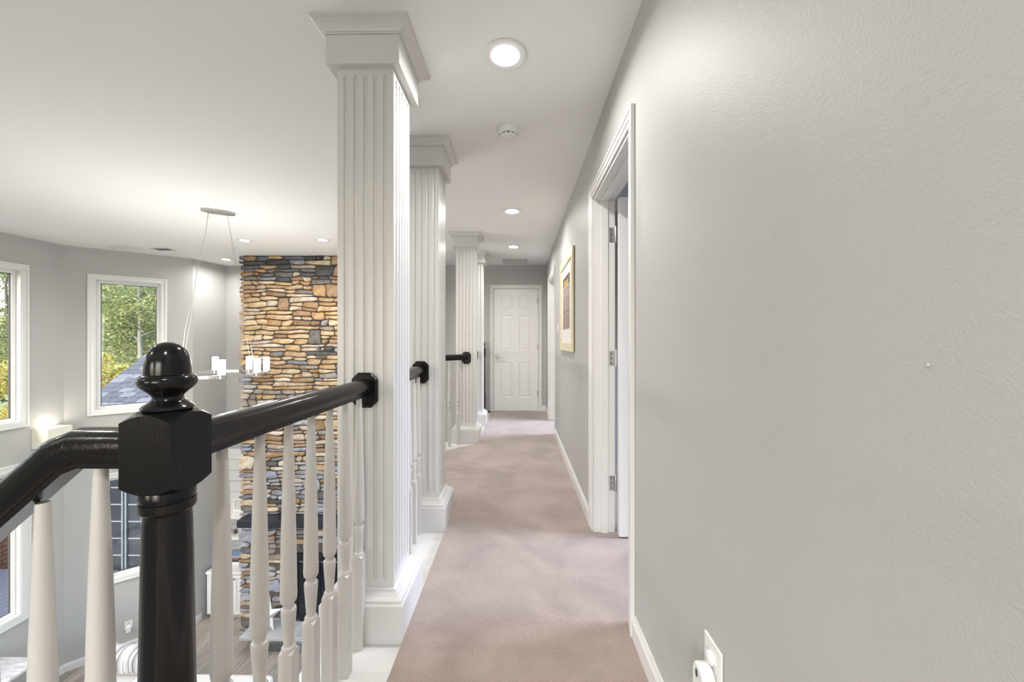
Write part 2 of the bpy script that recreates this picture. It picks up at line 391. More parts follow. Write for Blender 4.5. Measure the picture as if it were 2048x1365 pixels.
# carpet runs on through both doorways
mb.box(XR + 0.0005, 3.8, D1[0], D1[1], SILL + 0.0005, -0.0005); mb.box(0.60, 3.8, 0.9, D1[0] - 0.001, SILL + 0.0005, -0.0005); mb.box(0.60, 3.8, D1[1] + 0.001, 3.8, SILL + 0.0005, -0.0005)
mb.box(XR + 0.0005, 2.8, D2[0], D2[1], SILL + 0.0005, -0.0005); mb.box(0.60, 2.8, 4.2, D2[0] - 0.001, SILL + 0.0005, -0.0005); mb.box(0.60, 2.8, D2[1] + 0.001, 6.4, SILL + 0.0005, -0.0005)
struct('floor', mb, 'carpet', 'mauve brown carpet running down the hallway', 'carpet')
sillp = [(XR, -2.99), (XR, YE), (-0.78, YE)] + bump_out + [(-0.78, 0.60), (-0.70, 0.60), (-0.70, -2.99)]
mb = MB(); mb.prism(sillp, -0.06, SILL); struct('trim_1', mb, 'trim_white', 'white sill board under the columns and balusters beside the carpet', 'sill', bevel=0.004)
slab = [(XR - 0.001, -2.98), (XR - 0.001, YE - 0.001), (-0.76, YE - 0.001), (-0.76, 4.60), (-1.20, 4.16), (-1.20, 3.07), (-0.76, 2.63), (-0.76, 0.62), (-0.69, 0.6), (-0.69, -2.98)]
mb = MB(); mb.prism(slab, -0.35, -0.0605); mb.box(XR + 0.14, 3.9, 0.8, 3.9, -0.2, -0.021); mb.box(XR + 0.14, 2.9, 4.1, YE, -0.2, -0.021)
struct('floor_slab', mb, 'trim_white', 'white edge of the upper floor under the hallway', 'floor')

# rooms behind the two doorways
def side_room(tagname, x1, y0, y1, wy0, wy1, k):
    wall('wall_%s_north' % tagname, (XR + 0.131, y1), (x1, y1), -0.02, CZ, [], 'pale wall of the room behind doorway %s' % ('beside the picture' if k == 1 else 'near the end door'), material='wall_paint')
    op = window('window_%d' % (8 + k), (x1, y1), (x1, y0), y1 - wy1, y1 - wy0, 0.75, 2.15, 'bedroom window %s' % ('opposite the open doorway' if k == 1 else 'opposite the far doorway'))
    wall('wall_%s_east' % tagname, (x1, y1), (x1, y0), -0.02, CZ, [op], 'bedroom wall with the window %s' % ('opposite the open doorway' if k == 1 else 'opposite the far doorway'))
    wall('wall_%s_south' % tagname, (x1, y0), (XR + 0.131, y0), -0.02, CZ, [], 'near wall of the room %s' % ('behind the open doorway' if k == 1 else 'behind the far doorway'))
side_room('bedroom', 3.8, 0.9, 3.8, 1.35, 2.65, 1)
side_room('far_room', 2.8, 4.2, 6.3, 4.7, 6.0, 2)

# living-room floor: planks along Y
fl = thing('floor_living', 'grey-brown wood plank floor of the living room below', 'floor', (-3.5, 3.0, LZ - 0.02), kind='structure')
mb = MB(); mb.box(XL - 0.1, XR, -3.0, YE + 0.1, LZ - 0.12, LZ - 0.02); part('subfloor', mb, 'mortar', fl)
pw = 0.15; x = XL + 0.002; pk = 0
while x < -2.2:
    y = 2.4 - rnd.random()*0.9
    while y < YE:
        ln = rnd.uniform(0.9, 1.5); y1 = min(y + ln, YE)
        k = rnd.uniform(0.8, 1.15); t = (0.40*k, 0.365*k, 0.33*k)
        mb = MB(); mb.box(x + 0.0012, x + pw - 0.0012, y + 0.001, y1 - 0.001, LZ - 0.0195, LZ)
        part('plank', mb, 'plank_wood', fl, tint=t); y = y1; pk += 1
    x += pw
mb = MB(); mb.box(x, XR, -2.99, YE, LZ - 0.0195, LZ); mb.box(XL, x - 0.001, -2.99, 1.5, LZ - 0.0195, LZ - 0.001)
part('plank_field', mb, 'plank_wood', fl, tint=(0.40, 0.365, 0.33), kind='stuff')

# baseboards
def baseboard(name, p0, p1, u0, u1, z, label, h=0.09):
    xf, L = wall_frame(p0, p1); m = MB(xf)
    prof = [(-0.0005, 0), (-0.014, 0), (-0.014, h*0.72), (-0.009, h*0.86), (-0.006, h), (-0.0005, h)]
    m.loft([[(u0, v, z + q) for v, q in prof], [(u1, v, z + q) for v, q in prof]]); return struct(name, m, 'trim_white', label, 'baseboard')
CAS = 0.066
baseboard('baseboard_right', (XR, YE), (XR, -3), uR(D1[0] - CAS), uR(-2.9), 0.0005, 'white baseboard under the textured grey wall with the outlet')
baseboard('baseboard_right_middle', (XR, YE), (XR, -3), uR(D2[0] - CAS), uR(D1[1] + CAS), 0.0005, 'white baseboard under the framed picture')
baseboard('baseboard_right_far', (XR, YE), (XR, -3), 0.016, uR(D2[1] + CAS), 0.0005, 'short white baseboard between far doorway and end wall')
baseboard('baseboard_end', A3, (XR, YE), DOOR_E[1] + 4.9 + 0.058, XR + 4.9 - 0.001, 0.0005, 'short white baseboard beside the six-panel door')
baseboard('baseboard_left', PL0, A1, 0, 8.04, LZ, 'white baseboard under the living room windows', 0.11)
baseboard('baseboard_bay', A1, A2, 0, 1.313, LZ, 'white baseboard under the angled bay wall', 0.11)
baseboard('baseboard_return', A2, A3, 0, 0.13, LZ, 'white baseboard beside the white cabinet', 0.11)

# ------------------------------------------------------------------ doors
def casing_rings(m, P, a, b, h, wd, th=0.018):
    """door casing around opening a..b (along wall), height h; P maps (u, v(out of wall), z)"""
    prof = [(0, 0.011), (0.012, 0.011), (0.018, 0.0135), (wd-0.016, th), (wd, th)]
    for k in range(len(prof) - 1):
        pass
    def seg(u0, u1, z0, z1, v): m.box(u0, u1, 0.0005, v, z0, z1)
    # stepped profile: inner flat, outer raised band
    inner = 0.005
    for (o0, o1, v) in ((inner, 0.026, 0.010), (0.0262, wd - 0.014, 0.014), (wd - 0.0138, wd, th)):
        seg(a - o1, a - o0, 0.0005, h + o1, v); seg(b + o0, b + o1, 0.0005, h + o1, v)
        seg(a - o0, b + o0, h + o0, h + o1, v)

def panel_leaf(wd, h, th):
    """six-panel door leaf in a local frame: x 0..wd, y 0..th (front at y=0), z 0..h; recessed moulded panels on both faces"""
    sx = wd/0.742
    cols = [(0.120*sx, 0.315*sx), (0.427*sx, 0.622*sx)]
    rows = [(0.225, 0.81), (1.005, 1.585), (1.70, 1.915)]
    xs = sorted({0, wd, *[c for p in cols for c in p]}); zs = sorted({0.0, h, *[r for p in rows for r in p]})
    m = MB()
    for (yy, s) in ((0.0, 1), (th, -1)):
        for x0, x1 in zip(xs, xs[1:]):
            for z0, z1 in zip(zs, zs[1:]):
                if (x0, x1) in cols and (z0, z1) in rows:
                    rings = []
                    for ins, dep in ((0, 0), (0.010, 0.008), (0.018, 0.008), (0.042, 0.002)):
                        rings.append([(x0+ins, yy+s*dep, z0+ins), (x1-ins, yy+s*dep, z0+ins), (x1-ins, yy+s*dep, z1-ins), (x0+ins, yy+s*dep, z1-ins)])
                    m.loft(rings, caps=False); k = len(m.v); m.f.append((k-4, k-3, k-2, k-1))
                else:
                    m.add([(x0, yy, z0), (x1, yy, z0), (x1, yy, z1), (x0, yy, z1)], [(0, 1, 2, 3)])
    m.add([(0,0,0),(wd,0,0),(wd,th,0),(0,th,0),(0,0,h),(wd,0,h),(wd,th,h),(0,th,h)], [(0,1,2,3),(4,5,6,7),(0,3,7,4),(1,2,6,5)])
    return m
def shift(m, dx, dy, dz, rz=0.0):
    c, s = math.cos(rz), math.sin(rz); m.v = [(x*c - y*s + dx, x*s + y*c + dy, z + dz) for x, y, z in m.v]; return m

# end door
e = thing('door_1', 'white closed six-panel door at the end of the hallway', 'door', ((DOOR_E[0]+DOOR_E[1])/2, YE, 0), kind='structure')
m = MB(lambda u, v, z: (u, YE - v, z)); casing_rings(m, None, DOOR_E[0], DOOR_E[1], DH, 0.058); part('casing', m, 'trim_white', e, bevel=0.0015)
m = MB(); m.box(DOOR_E[0], DOOR_E[0]+0.004, YE, YE+0.13, 0, DH); m.box(DOOR_E[1]-0.004, DOOR_E[1], YE, YE+0.13, 0, DH); m.box(DOOR_E[0]+0.004, DOOR_E[1]-0.004, YE, YE+0.13, DH-0.004, DH); part('jamb', m, 'trim_white', e)
lf = part('leaf', shift(panel_leaf(0.728, 2.024, 0.035), DOOR_E[0]+0.007, YE+0.004, 0.004), 'door_white', e)
for z in (0.30, 1.06, 1.83):
    m = MB(); m.lathe([(0.007, z-0.045), (0.007, z+0.045)], 10, (DOOR_E[1]-0.004, YE-0.006)); m.box(DOOR_E[1]-0.024, DOOR_E[1]-0.005, YE-0.003, YE+0.003, z-0.044, z+0.044); part('hinge', m, 'nickel', lf)
kx, kz = DOOR_E[0] + 0.062, 0.905
m = MB(lambda x, y, z: (kx + x, YE + 0.004 - z, kz + y)); m.lathe([(0.0, 0.0), (0.032, 0.0), (0.032, 0.005), (0.026, 0.010), (0.012, 0.012), (0.011, 0.035), (0.022, 0.040), (0.026, 0.052), (0.020, 0.062), (0.0, 0.064)], 20)
hd = part('lever_handle', m, 'chrome', lf, smooth=40)
m = MB(); m.tube([(kx, YE-0.045, kz), (kx+0.04, YE-0.052, kz), (kx+0.11, YE-0.050, kz-0.004)], [0.009, 0.008, 0.006], 10); part('lever', m, 'chrome', hd, smooth=40)
m = MB(); m.box(DOOR_E[0]+0.001, DOOR_E[0]+0.0065, YE-0.002, YE+0.004, 0.88, 0.935); part('strike_plate', m, 'nickel', e)

def side_door(name, D, leaf_open, label, with_leaf=True):
    o = thing(name, label, 'door', (XR, (D[0]+D[1])/2, 0), kind='structure')
    m = MB(lambda u, v, z: (XR - v, u, z)); casing_rings(m, None, D[0], D[1], DH, CAS); part('casing', m, 'trim_white', o, bevel=0.0015)
    m = MB(); X0, X1 = XR, XR + 0.13
    m.box(X0, X1, D[0], D[0]+0.012, 0, DH); m.box(X0, X1, D[1]-0.012, D[1], 0, DH); m.box(X0, X1, D[0]+0.012, D[1]-0.012, DH-0.012, DH)
    part('jamb', m, 'trim_white', o, bevel=0.001)
    m = MB(); s0, s1 = X0+0.045, X0+0.085
    m.box(s0, s1, D[0]+0.0122, D[0]+0.023, 0, DH-0.0125); m.box(s0, s1, D[1]-0.023, D[1]-0.0122, 0, DH-0.0125); m.box(s0, s1, D[0]+0.0232, D[1]-0.0232, DH-0.023, DH-0.0125)
    part('door_stop', m, 'trim_white', o, bevel=0.001)
    wd = D[1]-D[0]-0.03
    hx, hy = X1 + 0.006, D[1] - 0.016
    m = panel_leaf(wd, 2.0, 0.035); shift(m, hx, hy - 0.075, 0.012, R(leaf_open))
    lf = part('leaf', m, 'door_white', o)
    for z in (0.30, 1.06, 1.81):
        m = MB(); m.box(X1-0.034, X1-0.001, D[1]-0.0145, D[1]-0.0118, z-0.045, z+0.045)
        h = part('hinge', m, 'nickel', o)
        m = MB(); m.lathe([(0.0065, z-0.048), (0.0065, z+0.048), (0.004, z+0.054)], 12, (X1+0.002, D[1]-0.022)); part('hinge_knuckle', m, 'nickel', h, smooth=40)
        for dz in (-0.03, 0.0, 0.03):
            m = MB(lambda x, y, zz: (X1 - 0.022 + x, D[1] - 0.0146 - zz, z + dz + y)); m.lathe([(0.004, 0), (0.003, 0.0012)], 8); part('screw', m, 'slot_dark', h)
    return o
side_door('door_2', D1, 2, 'open white door in the doorway beside the framed picture')
side_door('door_3', D2, 4, 'white doorway at the far end of the right wall')

m = MB(); m.box(-0.9, XR + 0.13, YE + 0.7, YE + 0.8, -0.1, CZ); m.box(-0.9, -0.8, YE + 0.131, YE + 0.7, -0.1, CZ); m.box(XR + 0.03, XR + 0.13, YE + 0.131, YE + 0.7, -0.1, CZ); m.box(-0.8, XR + 0.03, YE + 0.131, YE + 0.7, CZ, CZ + 0.1); m.box(-0.8, XR + 0.03, YE, YE + 0.7, -0.1, -0.0015)
struct('wall_light_block', m, 'wall_paint', 'unseen box added behind the six-panel end door to block light', 'wall')  # added out of sight to stop daylight leaking under the end door

# ------------------------------------------------------------------ columns
def square(h, z): return [(-h, -h, z), (h, -h, z), (h, h, z), (-h, h, z)]
def flute_ring(H, z, k):
    """square section with five grooves per side; k 0..1 scales the groove"""
    pts = []; gw = 0.0088 * max(k, 0.02); gd = 0.0085 * k
    for s in range(4):
        row = [(-H, 0.0)]
        for c in (-0.08, -0.04, 0.0, 0.04, 0.08):
            for q, d in ((-1, 0), (-0.7, 0.75), (0, 1), (0.7, 0.75), (1, 0)):
                row.append((c + q*gw, d*gd))
        for t, d in row:
            x, y = t, -H + d
            for _ in range(s): x, y = -y, x
            pts.append((x, y, z))
    return pts
def make_column():
    c = thing('fluted_column', '', 'column')
    m = MB(); m.loft([square(0.165, SILL + 0.0003), square(0.165, 0.128), square(0.161, 0.134)]); part('plinth', m, 'column_white', c, world=False, bevel=0.0015)
    m = MB(); m.loft([square(h, z) for h, z in ((0.155, 0.1345), (0.155, 0.143), (0.149, 0.147), (0.140, 0.152), (0.133, 0.160), (0.127, 0.165), (0.127, 0.172), (0.116, 0.176))]); part('base_moulding', m, 'column_white', c, world=False)
    m = MB(); lv = []
    for z0, sg in ((0.205, 1), (2.238, -1)):
        seq = [(z0, 0.0), (z0 + sg*0.0015, 0.42), (z0 + sg*0.004, 0.75), (z0 + sg*0.009, 1.0)]
        lv += seq if sg > 0 else seq[::-1]
    rings = [flute_ring(0.114, 0.1762, 0.0)] + [flute_ring(0.114, z, k) for z, k in lv] + [flute_ring(0.114, 2.2617, 0.0)]
    m.loft(rings); part('shaft', m, 'column_white', c, world=False)
    m = MB(); m.loft([square(0.146, 2.262), square(0.146, 2.376)]); part('capital', m, 'column_white', c, world=False, bevel=0.0015)
    m = MB(); m.loft([square(h, z) for h, z in ((0.150, 2.3765), (0.150, 2.382), (0.155, 2.3835), (0.158, 2.390), (0.168, 2.403), (0.181, 2.411), (0.184, 2.4125), (0.184, 2.415), (0.190, 2.4165), (0.190, CZ))]); part('crown_moulding', m, 'column_white', c, world=False)
    return c
COLY = [1.675, 2.565, 4.66, 5.58]
cl = ['white fluted square column at the end of the railing from the acorn newel post',
      'white fluted square column between the short railing and the carpeted balcony',
      'white fluted square column where the diagonal balcony railing ends',
      'white fluted square column beside the end wall and far newel post']
col0 = make_column()
cols = [col0] + [copy_tree(col0) for _ in range(3)]
for c, y, lb in zip(cols, COLY, cl):
    c.location = (CX, y, 0); tag(c, lb, 'column', 'fluted columns along the hallway')

# ------------------------------------------------------------------ newel posts
def turned_block(h, zlo, zhi, ktop, kbot, n=8):
    """square block whose ends are turned: z drops towards the corners"""
    m = MB(); g = [-h + 2*h*i/n for i in range(n+1)]
    def zt(x, y): return zhi - ktop*max(0.0, math.hypot(x, y) - h*0.9)
    def zb(x, y): return zlo + kbot*max(0.0, math.hypot(x, y) - h*0.9)
    vt = [(x, y, zt(x, y)) for y in g for x in g]; vb = [(x, y, zb(x, y)) for y in g for x in g]; N = (n+1)**2; fs = []
    for j in range(n):
        for i in range(n):
            a = j*(n+1)+i; fs += [(a, a+1, a+n+2, a+n+1), (N+a, N+a+n+1, N+a+n+2, N+a+1)]
    per = [i for i in range(n)] + [i*(n+1)+n for i in range(n)] + [n*(n+1)+n-i for i in range(n)] + [(n-i)*(n+1) for i in range(n)]
    for k in range(len(per)):
        a, b = per[k], per[(k+1) % len(per)]; fs.append((a, N+a, N+b, b))
    return m.add(vt + vb, fs)
def make_newel():
    n = thing('newel_post', '', 'newel post')
    m = MB(); m.box(-0.0433, 0.0433, -0.0433, 0.0433, SILL + 0.0003, 0.30); part('base_block', m, 'black_wood', n, world=False, bevel=0.002)
    m = MB(); m.lathe([(0.040, 0.3003), (0.043, 0.315), (0.036, 0.33), (0.039, 0.35), (0.041, 0.40), (0.0395, 0.55), (0.0365, 0.75), (0.0345, 0.852), (0.0335, 0.862), (0.0345, 0.868), (0.0395, 0.873), (0.0405, 0.879), (0.0400, 0.888), (0.0375, 0.8895), (0.0375, 0.893), (0.0395, 0.8945), (0.0395, 0.907), (0.038, 0.910)], 40)
    part('turned_shaft', m, 'black_gloss', n, world=False, smooth=35)
    part('block', turned_block(0.0433, 0.9063, 1.0445, 0.72, 0.62), 'black_wood', n, world=False, smooth=50)
    m = MB(); pr = [(0.034, 1.0447), (0.0365, 1.047), (0.0368, 1.0500), (0.034, 1.0535), (0.027, 1.0585), (0.0225, 1.0635), (0.0215, 1.0675), (0.0225, 1.0705), (0.029, 1.0770), (0.036, 1.0835), (0.0405, 1.0895), (0.0418, 1.0950), (0.0410, 1.1000), (0.0375, 1.1045), (0.0335, 1.1065), (0.0325, 1.1070), (0.0325, 1.115), (0.0317, 1.126), (0.0298, 1.137), (0.0263, 1.147), (0.0212, 1.1545), (0.0145, 1.1597), (0.007, 1.1625), (0.0005, 1.1632)]
    m.lathe(pr, 40); part('acorn_finial', m, 'black_gloss', n, world=False, smooth=32)
    return n
NEW = (CX, 0.675)
nw = make_newel(); nw.location = (NEW[0], NEW[1], 0); tag(nw, 'black acorn-topped newel post where hallway and stair handrails meet', 'newel post', 'black newel posts')
nf = copy_tree(nw); nf.location = (-0.583, 6.40, 0); tag(nf, 'black newel post against the end wall behind the last column', 'newel post', 'black newel posts')

# ------------------------------------------------------------------ railings
half = [(0.0185, 0), (0.0185, 0.010), (0.0225, 0.0125), (0.0225, 0.0165), (0.0285, 0.024), (0.0305, 0.033), (0.0300, 0.043), (0.0262, 0.054), (0.0190, 0.0615), (0.0100, 0.0655)]
RAIL = half + [(0, 0.0665)] + [(-a, u) for a, u in half[::-1]]
RZ = 0.946
def baluster_mesh():
    m = turned_block(0.018, 0.0, 0.362, 1.1, 0.0, 4)
    m.lathe([(0.0172, 0.360), (0.0176, 0.3665), (0.0155, 0.3700), (0.0128, 0.372), (0.0128, 0.376), (0.0140, 0.392), (0.0165, 0.425), (0.0186, 0.455), (0.0190, 0.4665), (0.0180, 0.4700), (0.0135, 0.4725), (0.0132, 0.4800), (0.0160, 0.4845), (0.0195, 0.4905), (0.0208, 0.5010), (0.0205, 0.52), (0.0185, 0.66), (0.0150, 0.80), (0.0115, 0.91), (0.0098, 0.9675)], 20)
    return mesh_from(m, 'baluster', 'baluster_white', smooth=38)
BME = baluster_mesh()
def octagon(w_, h_, c): return [(-w_+c, -h_), (w_-c, -h_), (w_, -h_+c), (w_, h_-c), (w_-c, h_), (-w_+c, h_), (-w_, h_-c), (-w_, -h_+c)]
m = MB(); m.loft([[(x, 0, z) for x, z in octagon(a, b, c)] for a, b, c in ((0.052, 0.070, 0.026),)] + [[(x, -d, z) for x, z in octagon(a, b, c)] for a, b, c, d in ((0.052, 0.070, 0.026, 0.010), (0.047, 0.065, 0.024, 0.013), (0.044, 0.062, 0.023, 0.016), (0.041, 0.059, 0.022, 0.016))])
ROS = mesh_from(m, 'rosette', 'black_gloss')
def railing(label, segs, bal, ros, group='black handrails along the hallway'):
    p = segs[0]; o = thing('railing', label, 'railing', (p[0], p[1], SILL), group)
    b = Vector(o.location)
    for path in [segs]:
        m = MB(); m.sweep(RAIL, path); part('handrail', m, 'black_rail', o, smooth=40)
    for x, y, *dz in bal: link('baluster', BME, o, Vector((x, y, SILL + 0.0004 + (dz[0] if dz else 0))) - b)
    for x, y, rz in ros: link('rosette', ROS, o, Vector((x, y, RZ + 0.022)) - b, rz)
    return o
SF = 0.114
railing('black handrail with white turned balusters between the acorn newel post and first column',
        [(CX, NEW[1]+0.0434, RZ), (CX, COLY[0]-SF-0.012, RZ)], [(CX, y) for y in (0.80, 0.918, 1.035, 1.148, 1.262, 1.375, 1.497)], [(CX, COLY[0]-SF-0.0003, 0)])
railing('short black handrail with white balusters between the first two columns',
        [(CX, COLY[0]+SF+0.012, RZ), (CX, COLY[1]-SF-0.012, RZ)], [(CX, COLY[0]+SF+0.06 + 0.108*k) for k in range(6)], [(CX, COLY[0]+SF+0.0003, math.pi), (CX, COLY[1]-SF-0.0003, 0)])
bp_ = [(-0.585, 2.69), (-1.05, 3.135), (-1.05, 4.095), (-0.60, 4.540)]
bal = []
for (a, b), n in zip(zip(bp_, bp_[1:]), (5, 9, 5)):
    for k in range(n): t = (k + 0.5)/n; bal.append((a[0]+(b[0]-a[0])*t, a[1]+(b[1]-a[1])*t))
bal = [q for q in bal if not (q[1] > 4.12)] + [(-0.685, 4.455), (-0.772, 4.368), (-0.860, 4.280), (-0.948, 4.192)]
railing('black handrail bowing out around the carpeted balcony between second and third columns',
        [(x, y, RZ) for x, y in bp_], bal, [(-0.60, COLY[1]+SF+0.0003, math.pi), (-0.605, COLY[2]-SF-0.0003, 0)])
railing('black handrail with white balusters between the third and fourth columns',
        [(CX, COLY[2]+SF+0.012, RZ), (CX, COLY[3]-SF-0.012, RZ)], [(CX, COLY[2]+SF+0.06 + 0.115*k) for k in range(6)], [(CX, COLY[2]+SF+0.0003, math.pi), (CX, COLY[3]-SF-0.0003, 0)])
railing('black handrail with white balusters between the last column and end wall newel',
        [(CX, COLY[3]+SF+0.012, RZ), (CX, 6.355, RZ)], [(CX, COLY[3]+SF+0.06 + 0.115*k) for k in range(6)], [(CX, COLY[3]+SF+0.0003, math.pi)])
# stair handrail running down towards the living room
SL = 0.87
sp = [(NEW[0]-0.0434, NEW[1], RZ), (-0.758, NEW[1], RZ), (-0.785, NEW[1], RZ-0.011), (-2.9, NEW[1], RZ-0.011-SL*2.115)]
sb = [(-0.735, NEW[1], 0.0)] + [(-0.735 - 0.104*k, NEW[1], -0.018 - SL*0.104*(k - 0.45)) for k in range(1, 20)]
railing('black stair handrail with white balusters descending left from the acorn newel post', sp, sb, [], 'black stair handrail')
st = thing('staircase', 'staircase dropping from the hallway under the black stair handrail', 'staircase', (-2.5, 0.2, LZ))
tr = 0.2115; n_tr = 15; rise = 3.2/16
for k in range(n_tr):
    x1 = -0.705 - 0.23*k; zt = -rise*(k+1)
    m = MB(); m.box(x1-0.255, x1, -0.30, 0.72, zt-0.03, zt); part('tread', m, 'walnut', st, bevel=0.004)
    m = MB(); m.box(x1-0.0005, x1+0.014, -0.30, 0.72, zt, zt+rise-0.031); part('riser', m, 'trim_white', st)

# ------------------------------------------------------------------ ceiling fittings
def downlight(x, y, ro, ri, label, power, group, dark=False, name='recessed_light'):
    o = thing(name, label, 'ceiling light', (x, y, CZ), group)
    m = MB(); m.lathe([(ro, CZ - 0.0003), (ro, CZ - 0.004), (ro-0.004, CZ - 0.007), (ri+0.006, CZ - 0.005), (ri, CZ - 0.002), (ri - 0.001, CZ-0.0004)], 40, (x, y)); part('trim_ring', m, 'plastic_white', o, smooth=40)
    m = MB(); m.lathe([(ri-0.001, CZ-0.0028), (ri*0.6, CZ-0.0045), (0.0, CZ-0.0050)], 32, (x, y)); part('lens', m, 'lens_glow', o, smooth=40)
    a = area('downlight_beam', (0, 0, -0.008), (0, 0, -1), ri*1.9, 0, power, WARM, 160, 'DISK'); a.parent = o
    return o
HL = [(-0.058, 1.716, 'round recessed light in the hallway ceiling beside the first column capital'), (-0.061, 3.787, 'round recessed light in the hallway ceiling beyond the smoke detector'), (-0.063, 5.213, 'round recessed light in the hallway ceiling before the return air grille')]
for x, y, lb in HL: downlight(x, y, 0.095, 0.060, lb, LAMP_HALL, 'hallway recessed lights')
downlight(-0.06, -0.45, 0.095, 0.060, 'added unseen recessed light in the hallway ceiling by the stair head', LAMP_HALL, 'hallway recessed lights')  # extra lamp added behind the camera as fill
LL = [(-3.423, 4.823, 'recessed light between chandelier canopy and stone chimney'), (-2.436, 4.815, 'recessed light in front of the stone chimney nearest the first column'), (-4.504, 5.940, 'recessed light in the corner beside the stone chimney')]
for x, y, lb in LL: downlight(x, y, 0.085, 0.052, lb, LAMP_LIVING, 'living room recessed lights')
for x, y, lb in ((-4.6, 2.7, 'added unseen recessed light above the marble console end of the sofa'), (-4.6, 1.6, 'added unseen recessed light by the middle living room windows'), (-2.9, 1.6, 'added unseen recessed light between the chandelier and the stairs'), (-4.6, -0.4, 'added unseen recessed light at the foot of the stairs'), (-2.9, -0.4, 'added unseen recessed light over the middle of the stairs')): downlight(x, y, 0.085, 0.052, lb, LAMP_LIVING, 'living room recessed lights')  # unseen lamps added out of view to fill the living room

# smoke detector
o = thing('smoke_detector', 'round white smoke detector on the hallway ceiling', 'smoke detector', (-0.058, 2.315, CZ))
m = MB(); m.lathe([(0.066, CZ-0.0003), (0.066, CZ-0.014), (0.063, CZ-0.017), (0.063, CZ-0.026), (0.058, CZ-0.036), (0.050, CZ-0.039), (0.0, CZ-0.039)], 36, (-0.058, 2.315)); b_ = part('housing', m, 'plastic_white', o, smooth=35)
m = MB(); m.lathe([(0.046, CZ-0.0392), (0.046, CZ-0.046), (0.0, CZ-0.046)], 32, (-0.058, 2.315)); part('chamber_gap', m, 'slot_dark', b_)
m = MB(); m.lathe([(0.050, CZ-0.0462), (0.051, CZ-0.052), (0.046, CZ-0.058), (0.0, CZ-0.060)], 32, (-0.058, 2.315)); part('cover', m, 'plastic_white', o, smooth=35)
for a in range(10):
    t = 2*math.pi*a/10; m = MB(); cx_, cy_ = -0.058 + 0.047*math.cos(t), 2.315 + 0.047*math.sin(t); m.box(cx_-0.006, cx_+0.006, cy_-0.006, cy_+0.006, CZ-0.0461, CZ-0.0392); part('rib', m, 'plastic_white', o)

def grille(name, x0, x1, y0, y1, label, slat_mat, frame_mat, along='x', n=10):
    o = thing(name, label, 'ceiling vent', ((x0+x1)/2, (y0+y1)/2, CZ))
    m = MB(); b = 0.022
    m.box(x0, x1, y0, y0+b, CZ-0.008, CZ-0.0003); m.box(x0, x1, y1-b, y1, CZ-0.008, CZ-0.0003); m.box(x0, x0+b, y0+b, y1-b, CZ-0.008, CZ-0.0003); m.box(x1-b, x1, y0+b, y1-b, CZ-0.008, CZ-0.0003); part('frame', m, frame_mat, o)
    m = MB(); m.box(x0+b, x1-b, y0+b, y1-b, CZ-0.0015, CZ-0.0004); part('backing', m, 'grille_dark', o)
    for k in range(n):
        yy = y0 + b + (y1-y0-2*b)*(k+0.5)/n; t = (y1-y0-2*b)/n*0.30
        m = MB(); m.add([(x0+b, yy-t, CZ-0.002), (x1-b, yy-t, CZ-0.002), (x1-b, yy+t, CZ-0.007), (x0+b, yy+t, CZ-0.007), (x0+b, yy-t, CZ-0.003), (x1-b, yy-t, CZ-0.003), (x1-b, yy+t, CZ-0.008), (x0+b, yy+t, CZ-0.008)], [(0,1,2,3),(4,7,6,5),(0,4,5,1),(1,5,6,2),(2,6,7,3),(3,7,4,0)]); part('slat', m, slat_mat, o)
grille('return_air_grille', -0.25, 0.14, 5.98, 6.32, 'grey return air grille in the ceiling before the end door', 'grille_grey', 'grille_grey', n=12)
grille('supply_vent', -5.46, -5.10, 5.06, 5.22, 'white supply vent in the ceiling by the bay window', 'trim_white', 'trim_white', n=6)
grille('supply_vent', -4.98, -4.74, 5.19, 5.33, 'small dark supply vent in the ceiling beside the white vent', 'grille_dark', 'grille_grey', n=5)

# ------------------------------------------------------------------ right-wall fittings
# framed picture
PY0, PY1, PZ0, PZ1 = 3.175, 4.115, 1.072, 1.945
o = thing('framed_picture', 'gold-framed art print on the right hallway wall between the doorways', 'picture', (XR, (PY0+PY1)/2, PZ0))
fw = 0.075
for (a, b, c, d) in ((PY0, PY1, PZ0, PZ0+fw), (PY0, PY1, PZ1-fw, PZ1), (PY0, PY0+fw, PZ0+fw, PZ1-fw), (PY1-fw, PY1, PZ0+fw, PZ1-fw)):
    m = MB(); m.box(XR-0.022, XR-0.007, a, b, c, d); part('frame_bar', m, 'frame_gold', o, bevel=0.003)
m = MB(); m.box(XR-0.0069, XR-0.0006, PY0+0.003, PY1-0.003, PZ0+0.003, PZ1-0.003); part('backing', m, 'frame_edge', o)
m = MB(); m.box(XR-0.012, XR-0.0072, PY0+fw+0.0005, PY1-fw-0.0005, PZ0+fw+0.0005, PZ1-fw-0.0005); part('mat_board', m, 'mat_board', o)
m = MB(); m.box(XR-0.0135, XR-0.0122, PY0+fw+0.15, PY1-fw-0.15, PZ0+fw+0.13, PZ1-fw-0.10); part('print', m, 'art_print', o)
m = MB(); m.box(XR-0.0165, XR-0.0150, PY0+fw+0.0005, PY1-fw-0.0005, PZ0+fw+0.0005, PZ1-fw-0.0005); part('glass', m, 'picture_glass', o)
# light switch
o = thing('light_switch', 'white light switch plate beside the far doorway', 'light switch', (XR, 4.47, 1.25))
m = MB(); m.box(XR-0.007, XR-0.0004, 4.435, 4.505, 1.25, 1.37); part('plate', m, 'plastic_white', o, bevel=0.002)
m = MB(); m.box(XR-0.011, XR-0.0072, 4.453, 4.487, 1.277, 1.343); part('rocker', m, 'plastic_white', o, bevel=0.001)
